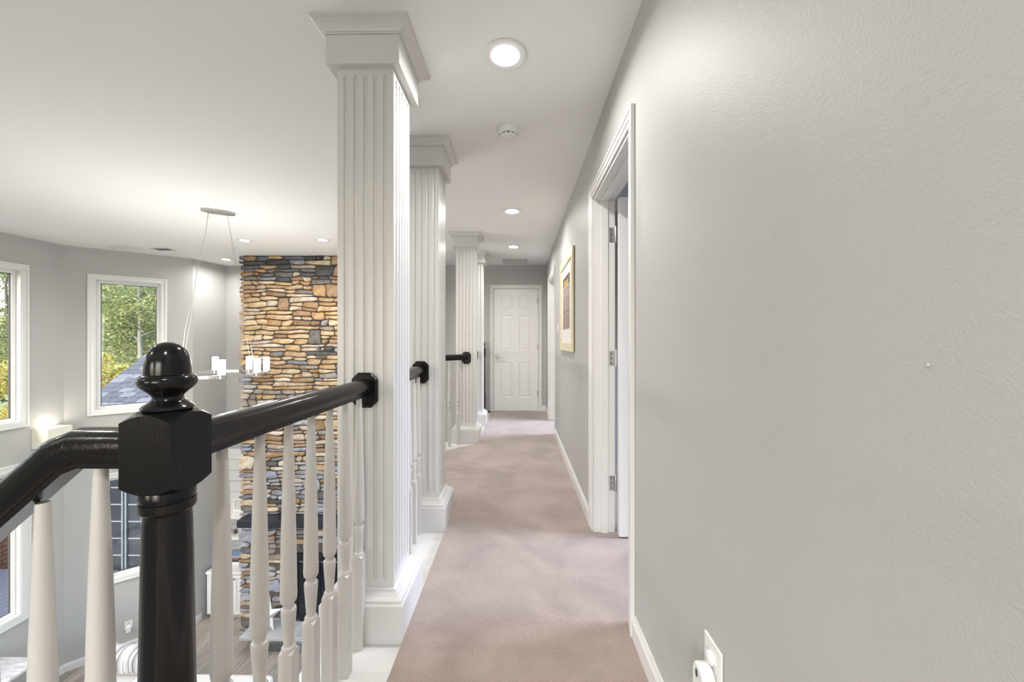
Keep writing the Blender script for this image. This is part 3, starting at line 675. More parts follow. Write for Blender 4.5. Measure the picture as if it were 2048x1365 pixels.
# outlet with a plug-in night light
oy0, oy1 = 0.879, 0.958
o = thing('wall_outlet', 'white duplex outlet plate low on the textured grey wall', 'outlet', (XR, 0.918, 0.34))
m = MB(); m.box(XR-0.0062, XR-0.0004, oy0, oy1, 0.338, 0.463); part('plate', m, 'plastic_white', o, bevel=0.0025)
for zc in (0.425, 0.375):
    m = MB(lambda x, y, z: (XR - 0.0063 - z, 0.918 + x, zc + y)); m.loft([[(0.0165*math.cos(t), 0.0145*math.copysign(abs(math.sin(t))**0.8, math.sin(t)), z) for t in [2*math.pi*k/20 for k in range(20)]] for z in (0.0, 0.002)]); s_ = part('receptacle', m, 'plastic_white', o)
    if zc > 0.4:      # the upper socket carries a rounded safety cap
        m = MB(lambda x, y, z: (XR - 0.0085 - z, 0.918 + x, zc + y)); m.lathe([(0.0155, 0.0), (0.0155, 0.004), (0.0130, 0.0075), (0.006, 0.0090), (0.0, 0.0093)], 20); part('safety_cap', m, 'plastic_white', s_, smooth=50)
        continue
    for dy in (-0.006, 0.006):
        m = MB(); m.box(XR-0.0087, XR-0.0084, 0.918+dy-0.001, 0.918+dy+0.001, zc-0.002, zc+0.007); part('slot', m, 'slot_dark', s_)
o = thing('night_light', 'white rounded plug-in night light in the wall outlet', 'night light', (XR-0.0085, 0.918, 0.25))
def pill(hw, z0, z1, n=10):
    r = hw; return [(r*math.cos(t), z1 - r + r*math.sin(t)) for t in [math.pi*k/n for k in range(n+1)]] + [(-r + 0.0, z0), (r, z0)]
m = MB(lambda x, y, z: (XR - 0.0088 - z, 0.922 + x, y)); pp = pill(0.026, 0.27, 0.408)
m.loft([[(x*s, 0.34 + (y-0.34)*s, z) for x, y in pp] for s, z in ((0.96, 0.0), (1.0, 0.003), (1.0, 0.026), (0.93, 0.030))]); b_ = part('body', m, 'plastic_white', o, smooth=35)
m = MB(lambda x, y, z: (XR - 0.0390 - z, 0.926 + x, 0.383 + y)); m.loft([[(0.005*math.cos(t), 0.010*math.sin(t), q) for t in [2*math.pi*k/16 for k in range(16)]] for q in (0.0, 0.0006)]); part('sensor', m, 'ring_dark', b_)
# nail holes left on the wall
for (y, z, nm) in ((0.444, 1.138, 'dark nail hole plug on the textured grey wall'),):
    m = MB(lambda x, yy, zz: (XR - 0.0004 - zz, y + x, z + yy)); m.lathe([(0.0022, 0), (0.0014, 0.0012)], 8); single('wall_plug', m, 'grille_grey', nm, 'wall plug')

# ------------------------------------------------------------------ chandelier
CHX, CHY, CR, CRZ = -2.905, 3.73, 0.40, 0.845
o = thing('chandelier', 'chrome ring chandelier with glowing glass cylinders hung on wires', 'chandelier', (CHX, CHY, CRZ))
vdir = Vector((CHX, CHY)).normalized(); pdir = Vector((vdir.y, -vdir.x))
m = MB(); ring = []
for z, s in ((CZ-0.0004, 0.98), (CZ-0.018, 1.0), (CZ-0.022, 0.96)):
    ring.append([(CHX + 0.138*s*math.cos(t)*0.84 - 0.062*s*math.sin(t)*0.54, CHY + 0.138*s*math.cos(t)*0.54 + 0.062*s*math.sin(t)*0.84, z) for t in [2*math.pi*k/36 for k in range(36)]])
m.loft(ring); cn = part('canopy', m, 'nickel', o, smooth=40)
for s in (-0.04, 0.0): 
    m = MB(); m.lathe([(0.006, CZ-0.0222), (0.006, CZ-0.030), (0.0, CZ-0.032)], 10, (CHX + s*0.84, CHY + s*0.54)); part('canopy_screw', m, 'chrome', cn)
m = MB()
NR = 64; rr = []
for k in range(NR):
    t = 2*math.pi*k/NR; c_, s_ = math.cos(t), math.sin(t)
    rr.append([(CHX + (CR+a)*c_, CHY + (CR+a)*s_, CRZ + b) for a, b in ((-0.010, -0.014), (0.010, -0.014), (0.010, 0.014), (-0.010, 0.014))])
vs_ = [p for q in rr for p in q]; fs = []
for k in range(NR):
    for i in range(4): fs.append((k*4+i, k*4+(i+1) % 4, ((k+1) % NR)*4+(i+1) % 4, ((k+1) % NR)*4+i))
m.add(vs_, fs); part('ring', m, 'chrome', o)
for k in range(8):
    t = math.atan2(-vdir.y, -vdir.x) + k*math.pi/4 + 0.06
    x, y = CHX + CR*math.cos(t), CHY + CR*math.sin(t)
    m = MB(); m.lathe([(0.030, CRZ-0.020), (0.036, CRZ-0.018), (0.036, CRZ+0.018), (0.030, CRZ+0.020)], 20, (x, y)); lt = part('lamp_cup', m, 'chrome', o, smooth=40)
    m = MB(); m.lathe([(0.028, CRZ+0.0205), (0.029, CRZ+0.024), (0.029, CRZ+0.150), (0.026, CRZ+0.153), (0.0, CRZ+0.153)], 18, (x, y)); part('frosted_tube', m, 'lamp_glow', lt, smooth=40)
    pl = bpy.data.lights.new('chandelier_bulb', 'POINT'); pl.energy = LAMP_CHANDELIER; pl.color = WARM; pl.shadow_soft_size = 0.03
    po = bpy.data.objects.new('chandelier_bulb', pl); COL.objects.link(po); po.parent = o; po.location = (x - CHX, y - CHY, 0.19)
    m = MB(); n_ = 22
    m.loft([[(x + r*math.cos(2*math.pi*i/n_), y + r*math.sin(2*math.pi*i/n_), z) for i in range(n_)] for r, z in ((0.040, CRZ+0.0005), (0.040, CRZ+0.166), (0.0385, CRZ+0.166), (0.0385, CRZ+0.0215))], caps=False); part('glass_shade', m, 'shade_glass', lt, smooth=40)
for sgn, wm in ((-1, 'wire_clear'), (1, 'steel_wire')):
    for q in (-1, 1):
        d = pdir*sgn*0.72 + vdir*q*0.70
        e_ = Vector((CHX, CHY)) + d.normalized()*CR
        t0 = Vector((CHX + sgn*0.072*0.84, CHY + sgn*0.072*0.54))
        pts = []
        for i in range(13):
            f_ = i/12; wv = (0.006*math.sin(f_*17 + q) if sgn < 0 and q < 0 else 0.0)
            p = t0.lerp(e_, f_); pts.append((p.x + wv, p.y + wv*0.5, CZ - 0.0225 + (CRZ + 0.0145 - CZ + 0.0225)*f_))
        m = MB(); m.tube(pts, 0.0024 if (sgn < 0 and q < 0) else 0.0011, 6); part('wire', m, wm, o, smooth=60)

# ------------------------------------------------------------------ uplight box at the bay corner
SZ = 0.075
o = thing('uplight_box', 'cream open-topped wall uplight glowing at the bay corner', 'wall light', (XL, 4.83, SZ-0.24))
m = MB(); x0, x1, y0, y1 = XL + 0.0006, XL + 0.20, 4.70, 4.965; t_ = 0.008
for bx in ((x0, x1, y0, y0+t_), (x0, x1, y1-t_, y1), (x1-t_, x1, y0+t_, y1-t_), (x0, x0+t_, y0+t_, y1-t_)): m.box(*bx, SZ-0.23, SZ)
m.box(x0, x1, y0, y1, SZ-0.24, SZ-0.2305); part('shade', m, 'cream_shade', o)
m = MB(); m.lathe([(0.02, SZ-0.20), (0.03, SZ-0.15), (0.02, SZ-0.11), (0.0, SZ-0.10)], 14, (XL+0.10, 4.83)); part('bulb', m, 'lamp_glow', o, smooth=40)
a = area('uplight_beam', (0.10, 0.0, 0.21), (-0.25, 0.1, 1), 0.12, 0.16, 0.5, (1.0, 0.92, 0.80), 150); a.parent = o

# ------------------------------------------------------------------ stone fireplace
FX0, FX1, FY = -4.10, -1.75, 5.70
fp = thing('stone_fireplace', 'tall stacked-stone fireplace chimney rising to the ceiling', 'fireplace', ((FX0+FX1)/2, FY, LZ))
FB = (-3.31, -2.50, -2.92, -1.96)      # firebox x0,x1,z0,z1
m = MB()
m.box(FX0+0.03, FB[0], FY+0.012, YE-0.002, LZ+0.0003, CZ-0.0003); m.box(FB[1], FX1-0.03, FY+0.012, YE-0.002, LZ+0.0003, CZ-0.0003)
m.box(FB[0], FB[1], FY+0.012, YE-0.002, FB[3], CZ-0.0003); m.box(FB[0], FB[1], FY+0.012, YE-0.002, LZ+0.0003, FB[2]); m.box(FB[0], FB[1], FY+0.45, YE-0.002, FB[2], FB[3])
part('core', m, 'mortar', fp)

srnd = random.Random(21)
def stone_layout(u0, u1, z0, z1):
    cells = []; z = z0; curves = [None]
    def curve(zc, amp):
        ks = [srnd.uniform(-amp, amp) for _ in range(40)]
        def f(u):
            t = (u - u0)/0.11 + 1; i = max(0, min(38, int(t))); k = t - i; return zc + ks[i]*(1-k) + ks[i+1]*k
        return f
    lo = lambda u: z0
    while z < z1 - 0.02:
        h = srnd.uniform(0.11, 0.21)
        if z1 - (z + h) < 0.09: h = z1 - z
        last = z + h >= z1 - 1e-6
        up = (lambda u: z1) if last else curve(z + h, 0.021)
        u = u0 - srnd.uniform(0.0, 0.03); first = True
        def cell(ua, ub, la, lb, sk0, sk1, lo, up, ra=0.0, rb=0.0): cells.append((ua, ub, la, lb, sk0, sk1, lo, up, ra, rb, u, wd))
        skp = 0.0
        while u < u1 - 0.03:
            big = srnd.random() < (0.42 if first else 0.22)
            wd = srnd.uniform(0.15, 0.27) if big else srnd.uniform(0.26, 0.62)
            if u1 - (u + wd) < 0.12: wd = u1 - u + srnd.uniform(0, 0.02)
            skn = srnd.uniform(-0.045, 0.045)
            if big: cell(u, u+wd, 0, 1, skp, skn, lo, up)
            else:
                n = 3 if h > 0.165 else (2 if h > 0.105 or srnd.random() < 0.6 else 1)
                ts = [0] + sorted(max(0.2, min(0.8, (k+1)/n + srnd.uniform(-0.11, 0.11))) for k in range(n-1)) + [1]
                tls = [0.0] + [srnd.uniform(-0.17, 0.17) for _ in range(n-1)] + [0.0]
                for qi, (ta, tb) in enumerate(zip(ts, ts[1:])):
                    cuts = [u]; 
                    m_ = srnd.choice((1, 2, 2, 3)) if wd > 0.34 else srnd.choice((1, 1, 2))
                    for q in range(m_ - 1): cuts.append(u + wd*((q+1)/m_ + srnd.uniform(-0.13, 0.13)))
                    cuts.append(u + wd); sk = [skp] + [srnd.uniform(-0.055, 0.055) for _ in range(m_-1)] + [skn]
                    for q in range(m_): cell(cuts[q], cuts[q+1], ta, tb, sk[q], sk[q+1], lo, up, tls[qi], tls[qi+1])
            u += wd; skp = skn; first = False
        z += h; lo = up
    return cells
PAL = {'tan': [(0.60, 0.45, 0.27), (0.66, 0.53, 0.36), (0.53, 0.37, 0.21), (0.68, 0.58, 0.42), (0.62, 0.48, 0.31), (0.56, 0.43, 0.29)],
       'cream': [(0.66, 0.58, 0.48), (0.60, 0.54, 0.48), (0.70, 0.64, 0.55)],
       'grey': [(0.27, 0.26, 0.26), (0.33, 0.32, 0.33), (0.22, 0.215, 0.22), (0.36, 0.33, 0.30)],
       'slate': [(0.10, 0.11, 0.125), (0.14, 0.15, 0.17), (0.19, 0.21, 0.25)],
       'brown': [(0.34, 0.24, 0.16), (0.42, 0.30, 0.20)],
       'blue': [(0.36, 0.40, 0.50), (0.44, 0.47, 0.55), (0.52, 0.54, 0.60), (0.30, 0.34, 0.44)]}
def lit_stone_tint(z):  # warm lamp light high up, bluish daylight lower down, put into the stone colours
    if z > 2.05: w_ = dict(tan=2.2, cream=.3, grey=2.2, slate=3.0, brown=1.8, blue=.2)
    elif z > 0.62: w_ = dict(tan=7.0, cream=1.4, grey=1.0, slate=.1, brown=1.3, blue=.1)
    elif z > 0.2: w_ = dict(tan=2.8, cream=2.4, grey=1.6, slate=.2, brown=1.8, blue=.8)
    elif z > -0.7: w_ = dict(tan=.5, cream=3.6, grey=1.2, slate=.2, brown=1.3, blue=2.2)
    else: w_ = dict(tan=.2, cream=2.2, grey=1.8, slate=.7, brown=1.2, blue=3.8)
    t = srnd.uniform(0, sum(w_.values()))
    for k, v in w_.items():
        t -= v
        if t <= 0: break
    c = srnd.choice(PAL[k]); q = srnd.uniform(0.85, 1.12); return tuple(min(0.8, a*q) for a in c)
def stone_mesh(mb, cell):
    ua, ub, ta, tb, s0, s1, lo, up, ra, rb, cu0, cwd = cell; g = 0.0052
    def P(s, t):
        u = ua + (ub-ua)*s; w01 = min(1.0, max(0.0, (u-cu0)/cwd)) - 0.5; a_ = ta + ra*w01; b_ = tb + rb*w01
        tt = a_ + (b_-a_)*t; u += (s0*(1-s) + s1*s)*(tt - 0.5)*2*0.6
        return u, lo(u) + (up(u)-lo(u))*tt
    wdt = ub - ua; n = 3 if wdt < 0.16 else 4
    pts = [P(i/n, 0) for i in range(n+1)] + [P(1, 0.5)] + [P(1 - i/n, 1) for i in range(n+1)] + [P(0, 0.5)]
    cu = sum(p[0] for p in pts)/len(pts); cz = sum(p[1] for p in pts)/len(pts)
    hu = max(abs(p[0]-cu) for p in pts); hz = max(abs(p[1]-cz) for p in pts)
    corners = {0, n, n+2, 2*n+2}; out = []
    for i, (u, z) in enumerate(pts):
        du, dz = u-cu, z-cz
        fu = 1 - g/max(hu, 0.01); fz = 1 - g/max(hz, 0.01)
        if i in corners: k = srnd.uniform(0.0, 1.0)**1.5; fu -= k*min(0.03, hu*0.5)/hu; fz -= srnd.uniform(0.0, 1.0)*min(0.02, hz*0.45)/hz
        else: fz -= srnd.uniform(0, 0.14)
        out.append((cu + du*fu, cz + dz*fz))
    d = srnd.uniform(0.018, 0.05); ins = min(0.010, hz*0.32)
    tilt = srnd.uniform(-0.10, 0.10); tl2 = srnd.uniform(-0.06, 0.06)
    def ringp(k, dep):
        fu = 1 - k/hu; fz = 1 - k/hz
        return [(cu + (u-cu)*fu, FY + 0.0125 - dep*(1 + 0) - (tilt*(z-cz) + tl2*(u-cu)*0.5 if dep > 0.005 else 0), cz + (z-cz)*fz) for u, z in out]
    mb.loft([ringp(0, 0.0), ringp(0, d*0.72), ringp(ins*0.45, d*0.93), ringp(ins*1.3, d)], caps=False)
    k = len(mb.v); nn = len(out); mb.add([(cu, FY + 0.0125 - d*1.06, cz)], [])
    for i in range(nn): mb.f.append((k-nn+i, k-nn+(i+1) % nn, k))
    return cu, cz, wdt*2*hz
MZ0, MZ1 = -1.475, -1.372     # mantel
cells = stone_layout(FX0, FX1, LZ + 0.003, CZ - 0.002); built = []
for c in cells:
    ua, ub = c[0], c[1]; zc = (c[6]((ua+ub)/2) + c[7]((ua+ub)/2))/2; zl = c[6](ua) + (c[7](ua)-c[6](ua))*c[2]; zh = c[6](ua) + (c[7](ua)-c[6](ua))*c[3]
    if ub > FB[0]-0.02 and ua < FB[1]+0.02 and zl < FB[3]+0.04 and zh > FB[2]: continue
    mb = MB(); info = stone_mesh(mb, c); built.append((mb, info, lit_stone_tint(info[1])))
def seen(i):   # stones to the left of the first column as the photograph shows them
    return i[0] < -2.66
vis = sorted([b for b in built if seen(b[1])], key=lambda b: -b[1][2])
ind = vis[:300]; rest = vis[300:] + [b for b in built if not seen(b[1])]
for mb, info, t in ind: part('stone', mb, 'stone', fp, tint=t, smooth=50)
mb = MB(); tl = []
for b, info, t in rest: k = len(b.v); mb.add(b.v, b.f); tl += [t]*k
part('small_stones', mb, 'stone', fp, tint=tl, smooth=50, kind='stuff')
# right flank of the chimney
m = MB(); 
for k in range(26):
    z0 = LZ + 0.01 + k*0.2158
    for j in range(3): m.box(FX1-0.0295, FX1+srnd.uniform(0.0, 0.02), FY+0.02+j*0.25, FY+0.26+j*0.25, z0, z0+0.205)
part('side_stones', m, 'stone', fp, tint=(0.5, 0.42, 0.32), bevel=0.008, kind='stuff')
m = MB(); m.box(-3.97, -1.88, 5.435, FY+0.010, MZ0, MZ1); mt = part('mantel', m, 'navy_mantel', fp, bevel=0.004)
for x in (-3.68, -2.13):
    m = MB(); m.loft([[(xx, y, z) for y, z in ((FY+0.01, MZ0-0.001), (5.50, MZ0-0.001), (5.50, MZ0-0.035), (5.60, MZ0-0.09), (FY+0.01, MZ0-0.14))] for xx in (x-0.05, x+0.05)]); part('corbel', m, 'firebox_black', mt)
# firebox surround and doors
m = MB(); 
for bx in ((FB[0], FB[1], FB[3]-0.10, FB[3]), (FB[0], FB[0]+0.07, FB[2]+0.06, FB[3]-0.10), (FB[1]-0.07, FB[1], FB[2]+0.06, FB[3]-0.10), (FB[0], FB[1], FB[2], FB[2]+0.06)): m.box(bx[0]-0.012, bx[1]+0.012, FY-0.035, FY+0.011, bx[2], bx[3])
sr = part('fire_surround', m, 'firebox_black', fp, bevel=0.003)
for x0, x1 in ((FB[0]+0.085, -2.908), (-2.902, FB[1]-0.085)):
    m = MB(); m.box(x0, x1, FY-0.022, FY-0.012, FB[2]+0.0605, FB[3]-0.1005); dr = part('glass_door', m, 'fire_glass', fp)
    m = MB(); m.box(x0+0.004, x1-0.004, FY-0.026, FY-0.0222, FB[3]-0.125, FB[3]-0.110); part('door_rail', m, 'nickel', dr)
# hearth
HX0, HX1, HY0 = -3.86, -1.95, 5.33
m = MB(); m.box(HX0, HX1, HY0, FY-0.045, -2.985, -2.935); hs = part('hearth_slab', m, 'hearth_slab', fp, bevel=0.006)
x = HX0 + 0.10
while x < HX1 - 0.2:
    wd = srnd.uniform(0.14, 0.3)
    for z0, z1 in ((LZ+0.0005, LZ+0.10), (LZ+0.104, -2.988)):
        m = MB(); m.box(x+0.003, min(x+wd, HX1-0.1)-0.003, HY0+0.07+srnd.uniform(0, .02), HY0+0.20, z0, z1); part('hearth_stone', m, 'stone', fp, tint=lit_stone_tint(-2.5), bevel=0.01)
    x += wd
m = MB(); m.box(HX0+0.10, HX1-0.10, HY0+0.2005, FY-0.04, LZ+0.0005, -2.986); part('hearth_core', m, 'mortar', fp)
# speaker bracket seen on the stone
m = MB(); m.box(-2.93, -2.89, FY-0.085, FY-0.03, 1.03, 1.075); m.box(-2.92, -2.90, FY-0.07, FY-0.05, 1.075, 1.09); single('wall_hook', m, 'grille_dark', 'small dark bracket on the stone chimney', 'bracket')

# star leaning on the stone
star = thing('metal_star', 'silver five-pointed star leaning by the hearth', 'star', (-3.58, 5.50, -2.934))
def star_pt(k, r, ph): a = math.pi/2 + ph + k*math.pi/5; return (r*math.cos(a), r*math.sin(a))
m = MB(lambda x, y, z: (-3.58 + x, 5.50 + 0.10*(y/0.22) - z, -2.934 + 0.178 + y*0.98))
R1, R2 = 0.215, 0.088; pts = [star_pt(k, R1 if k % 2 == 0 else R2, 0.10) for k in range(10)]
m.add([(x, y, 0) for x, y in pts] + [(0, 0, 0.045), (0, 0, -0.01)], [(k, (k+1) % 10, 10) for k in range(10)] + [((k+1) % 10, k, 11) for k in range(10)]); part('star_body', m, 'galvanised', star)

# ------------------------------------------------------------------ shiplap, shelves, cabinet beside the fireplace
sh = thing('shiplap_panel', 'white shiplap boards on the wall above the cabinet', 'wall panel', (-4.48, YE, -2.40))
zz = -2.44
while zz < -0.70:
    m = MB(); m.box(-4.893, FX0+0.028, YE-0.016, YE-0.0006, zz+0.002, zz+0.176); part('board', m, 'shiplap_white', sh, bevel=0.002); zz += 0.18
def shelf(zt, th, label):
    m = MB(); m.box(-4.885, FX0+0.027, YE-0.29, YE-0.0165, zt-th, zt); return single('wall_shelf', m, 'trim_white', label, 'shelf', bevel=0.003)
shelf(-1.62, 0.075, 'thick white floating shelf holding the rosette ornament'); shelf(-1.98, 0.05, 'lower white floating shelf holding jars and books')
cb = thing('cabinet', 'white two-door cabinet with countertop beside the fireplace', 'cabinet', (-4.48, 6.25, LZ))
m = MB(); m.box(-4.89, FX0+0.025, 6.05, YE-0.001, LZ+0.07, -2.485); part('body', m, 'cabinet_white', cb)
m = MB(); m.box(-4.87, FX0+0.02, 6.09, YE-0.02, LZ+0.0005, LZ+0.0695); part('toe_kick', m, 'grille_grey', cb)
m = MB(); m.box(-4.885, FX0+0.026, 6.015, YE-0.017, -2.4845, -2.45); part('countertop', m, 'cabinet_white', cb, bevel=0.003)
for x0, x1, kx_ in ((-4.80, -4.462, -4.49), (-4.456, -4.10, -4.428)):
    m = MB(); z0, z1 = LZ+0.085, -2.505; m.box(x0, x1, 6.032, 6.0495, z0, z1); d_ = part('door', m, 'cabinet_white', cb, bevel=0.002)
    m = MB()
    for bx in ((x0, x1, z0, z0+0.055), (x0, x1, z1-0.055, z1), (x0, x0+0.055, z0+0.055, z1-0.055), (x1-0.055, x1, z0+0.055, z1-0.055)): m.box(bx[0], bx[1], 6.024, 6.0318, bx[2], bx[3])
    m.box(x0+0.075, x1-0.075, 6.028, 6.0318, z0+0.075, z1-0.075); part('door_frame', m, 'cabinet_white', d_, bevel=0.0015)
    m = MB(lambda x, y, z: (kx_ + x, 6.0238 - z, z1 - 0.045 + y)); m.lathe([(0.006, 0), (0.006, 0.012), (0.014, 0.018), (0.012, 0.026), (0, 0.028)], 14); part('knob', m, 'nickel', d_, smooth=40)

# decor on the shelves
o = thing('mantel_clock', 'dark wooden plaque with scalloped top above the shelves', 'plaque', (-4.36, YE-0.02, -1.24))
pr = [(-0.11, -0.125), (0.11, -0.125), (0.11, 0.07), (0.085, 0.085), (0.06, 0.08), (0.045, 0.11), (0.02, 0.10), (0.0, 0.125), (-0.02, 0.10), (-0.045, 0.11), (-0.06, 0.08), (-0.085, 0.085), (-0.11, 0.07)]
PCX, PCZ = -4.33, -1.10
m = MB(lambda x, y, z: (PCX + x, YE - 0.0165 - z, PCZ + y)); m.loft([[(x, y, z) for x, y in pr] for z in (0.0, 0.025)]); b_ = part('board', m, 'walnut', o, bevel=0.003)
m = MB(lambda x, y, z: (PCX + x, YE - 0.042 - z, PCZ - 0.02 + y)); m.lathe([(0.065, 0), (0.065, 0.008), (0.055, 0.010), (0.052, 0.004), (0, 0.004)], 24); part('dial', m, 'clock_face', b_, smooth=40)
o = thing('rosette_ornament', 'white flower-shaped ornament on the floating shelf', 'ornament', (-4.31, 6.33, -1.62))
m = MB(); 
for k in range(9):
    t = 2*math.pi*k/9; cx_, cz_ = -4.31 + 0.06*math.cos(t), -1.62 + 0.115 + 0.06*math.sin(t)
    p_ = MB(); p_.lathe([(0.002, -0.03), (0.02, -0.024), (0.028, -0.008), (0.028, 0.008), (0.02, 0.02), (0.002, 0.025)], 10); m.add([(x + cx_, y*0.8 + 6.33, z + cz_) for x, y, z in p_.v], p_.f)
part('petals', m, 'plaster_white', o, smooth=60)
m = MB(); m.lathe([(0.004, -1.62+0.075), (0.035, -1.62+0.09), (0.045, -1.62+0.115), (0.035, -1.62+0.14), (0.004, -1.62+0.155)], 14, (-4.31, 6.31)); part('centre', m, 'plaster_white', o, smooth=60)
m = MB(); m.box(-4.38, -4.24, 6.28, 6.38, -1.6195, -1.60); part('foot', m, 'plaster_white', o, bevel=0.003)
o = thing('photo_frame', 'small white frame standing beside the rosette ornament', 'frame', (-4.58, 6.33, -1.62))
for bx in ((-4.66, -4.50, -1.6195, -1.595), (-4.66, -4.50, -1.435, -1.41), (-4.66, -4.635, -1.595, -1.435), (-4.525, -4.50, -1.595, -1.435)):
    m = MB(); m.box(bx[0], bx[1], 6.30, 6.325, bx[2], bx[3]); part('frame_bar', m, 'book_white', o)
m = MB(); m.box(-4.635, -4.525, 6.308, 6.318, -1.595, -1.435); part('photo', m, 'grille_grey', o)
for k, (x, r, h, mt_, lb) in enumerate(((-4.70, 0.022, 0.10, 'jar_glass', 'clear glass jar on the lower shelf'), (-4.62, 0.028, 0.07, 'jar_dark', 'short dark jar on the lower shelf'), (-4.53, 0.02, 0.12, 'book_white', 'tall white bottle on the lower shelf'), (-4.42, 0.04, 0.07, 'book_red', 'squat red-brown jar on the lower shelf'), (-4.30, 0.024, 0.12, 'jar_glass', 'tall clear glass bottle on the lower shelf by the chimney'))):
    m = MB(); z0 = -1.9795; m.lathe([(r*0.9, z0), (r, z0+0.006), (r, z0+h*0.66), (r*0.55, z0+h*0.8), (r*0.5, z0+h*0.97), (r*0.55, z0+h)], 14, (x, 6.30)); single('jar', m, mt_, lb, 'jar', 'jars on the lower shelf', smooth=40)
zb = -2.4495
for k, (dx, h, mt_, lb) in enumerate(((0.0, 0.045, 'book_white', 'white book at the bottom of the stack on the cabinet'), (0.012, 0.035, 'book_navy', 'dark navy book in the stack on the cabinet'), (-0.01, 0.03, 'book_red', 'red-brown book in the stack on the cabinet'), (0.02, 0.03, 'book_blue', 'blue book on top of the stack on the cabinet'))):
    m = MB(); m.box(-4.76+dx, -4.50+dx, 6.22, 6.42, zb, zb+h); b_ = single('book', m, mt_, lb, 'book', 'stack of books on the cabinet', bevel=0.002); zb += h + 0.0004

# ------------------------------------------------------------------ bay outlet
xf, L_ = wall_frame(A1, A2)
o = thing('wall_outlet', 'white outlet plate with plug low on the angled bay wall', 'outlet', xf(0.61, 0, -2.92))
m = MB(xf); m.box(0.57, 0.65, -0.006, -0.0004, -2.92, -2.80); part('plate', m, 'plastic_white', o, bevel=0.002)
m = MB(xf); m.box(0.585, 0.635, -0.045, -0.0065, -2.95, -2.87); part('plug', m, 'plastic_white', o, bevel=0.004)
m = MB(xf); m.box(0.597, 0.623, -0.008, -0.0064, -2.845, -2.82); part('socket', m, 'grille_grey', o)

# ------------------------------------------------------------------ living-room furniture
def rbox(m_, x0, x1, y0, y1, z0, z1): m_.box(x0, x1, y0, y1, z0, z1)
sf = thing('sofa', 'white upholstered sofa with its back to the hallway', 'sofa', (-3.6, 3.6, LZ))
SZ1 = -2.385
m = MB(); m.box(-4.05, -2.60, 3.30, 4.12, LZ+0.10, LZ+0.42); part('seat_base', m, 'sofa_white', sf, bevel=0.04)
m = MB(); m.box(-4.05, -2.60, 3.92, 4.13, LZ+0.425, SZ1); part('backrest', m, 'sofa_white', sf, bevel=0.05, segs=3)
for x0, x1 in ((-4.20, -4.055), (-2.595, -2.45)):
    m = MB(); m.box(x0, x1, 3.30, 4.13, LZ+0.10, LZ+0.62); part('armrest', m, 'sofa_white', sf, bevel=0.05, segs=3)
for x0, x1 in ((-4.04, -3.33), (-3.32, -2.61)):
    m = MB(); m.box(x0, x1, 3.28, 3.91, LZ+0.425, LZ+0.56); part('seat_cushion', m, 'sofa_white', sf, bevel=0.04)
for x in (-4.0, -2.65):
    for y in (3.36, 4.06):
        m = MB(); m.box(x-0.025, x+0.025, y-0.025, y+0.025, LZ+0.0004, LZ+0.0995); part('leg', m, 'walnut', sf)
# armchair with striped throw
ac = thing('armchair', 'armchair with a blue striped throw by the bay window', 'armchair', (-4.75, 4.55, LZ))
m = MB(); m.box(-5.05, -4.45, 4.05, 4.66, LZ+0.14, LZ+0.42); part('seat', m, 'sofa_white', ac, bevel=0.04)
m = MB(); m.box(-5.05, -4.45, 4.50, 4.66, LZ+0.425, LZ+0.66); part('backrest', m, 'sofa_white', ac, bevel=0.05)
for x in (-5.0, -4.5):
    for y in (4.10, 4.62):
        m = MB(); m.box(x-0.02, x+0.02, y-0.02, y+0.02, LZ+0.0004, LZ+0.1395); part('leg', m, 'walnut', ac)
m = MB(); rows = []
for i in range(15):
    t = i/14; ang = -0.35 + t*(math.pi + 0.7); rows.append((4.58 - 0.115*math.cos(ang)*1.0, LZ + 0.60 + 0.115*math.sin(ang) if 0 < ang < math.pi else LZ + 0.60 - (0.30*min(abs(ang), abs(ang-math.pi)))))
vv = []; ff = []; nx = 40
for layer in (0.0, -0.018):
    for i, (y, z) in enumerate(rows):
        for j in range(nx+1):
            x = -4.98 + 0.56*j/nx; bmp = 0.014*math.sin(j*0.95) + 0.008*math.sin(j*0.4 + i*0.5)
            vv.append((x, y + (y-4.58)*(bmp+layer)*6, z + bmp + layer))
n1 = len(rows)*(nx+1)
for k in (0, n1):
    for i in range(len(rows)-1):
        for j in range(nx): a = k + i*(nx+1)+j; ff.append((a, a+1, a+nx+2, a+nx+1))
m.add(vv, ff); part('striped_throw', m, 'striped_fabric', ac, smooth=60)
# marble console
tb = thing('console_table', 'marble-topped console table under the lower window', 'table', (-5.65, 3.7, LZ))
m = MB(); m.box(-5.93, -5.42, 3.0, 4.36, -2.475, -2.445); part('tabletop', m, 'marble', tb, bevel=0.003)
for x in (-5.90, -5.46):
    for y in (3.04, 4.31):
        m = MB(); m.box(x-0.012, x+0.012, y-0.012, y+0.012, LZ+0.0004, -2.4755); part('leg', m, 'iron', tb)
for y in (3.04, 4.31):
    m = MB(); m.box(-5.887, -5.473, y-0.01, y+0.01, -2.50, -2.4755); part('stretcher', m, 'iron', tb)

# ------------------------------------------------------------------ outside
m = MB(); m.box(-80, 40, -30, 90, -4.3, -4.2); struct('ground', m, 'grass', 'grassy ground outside the house', 'ground')
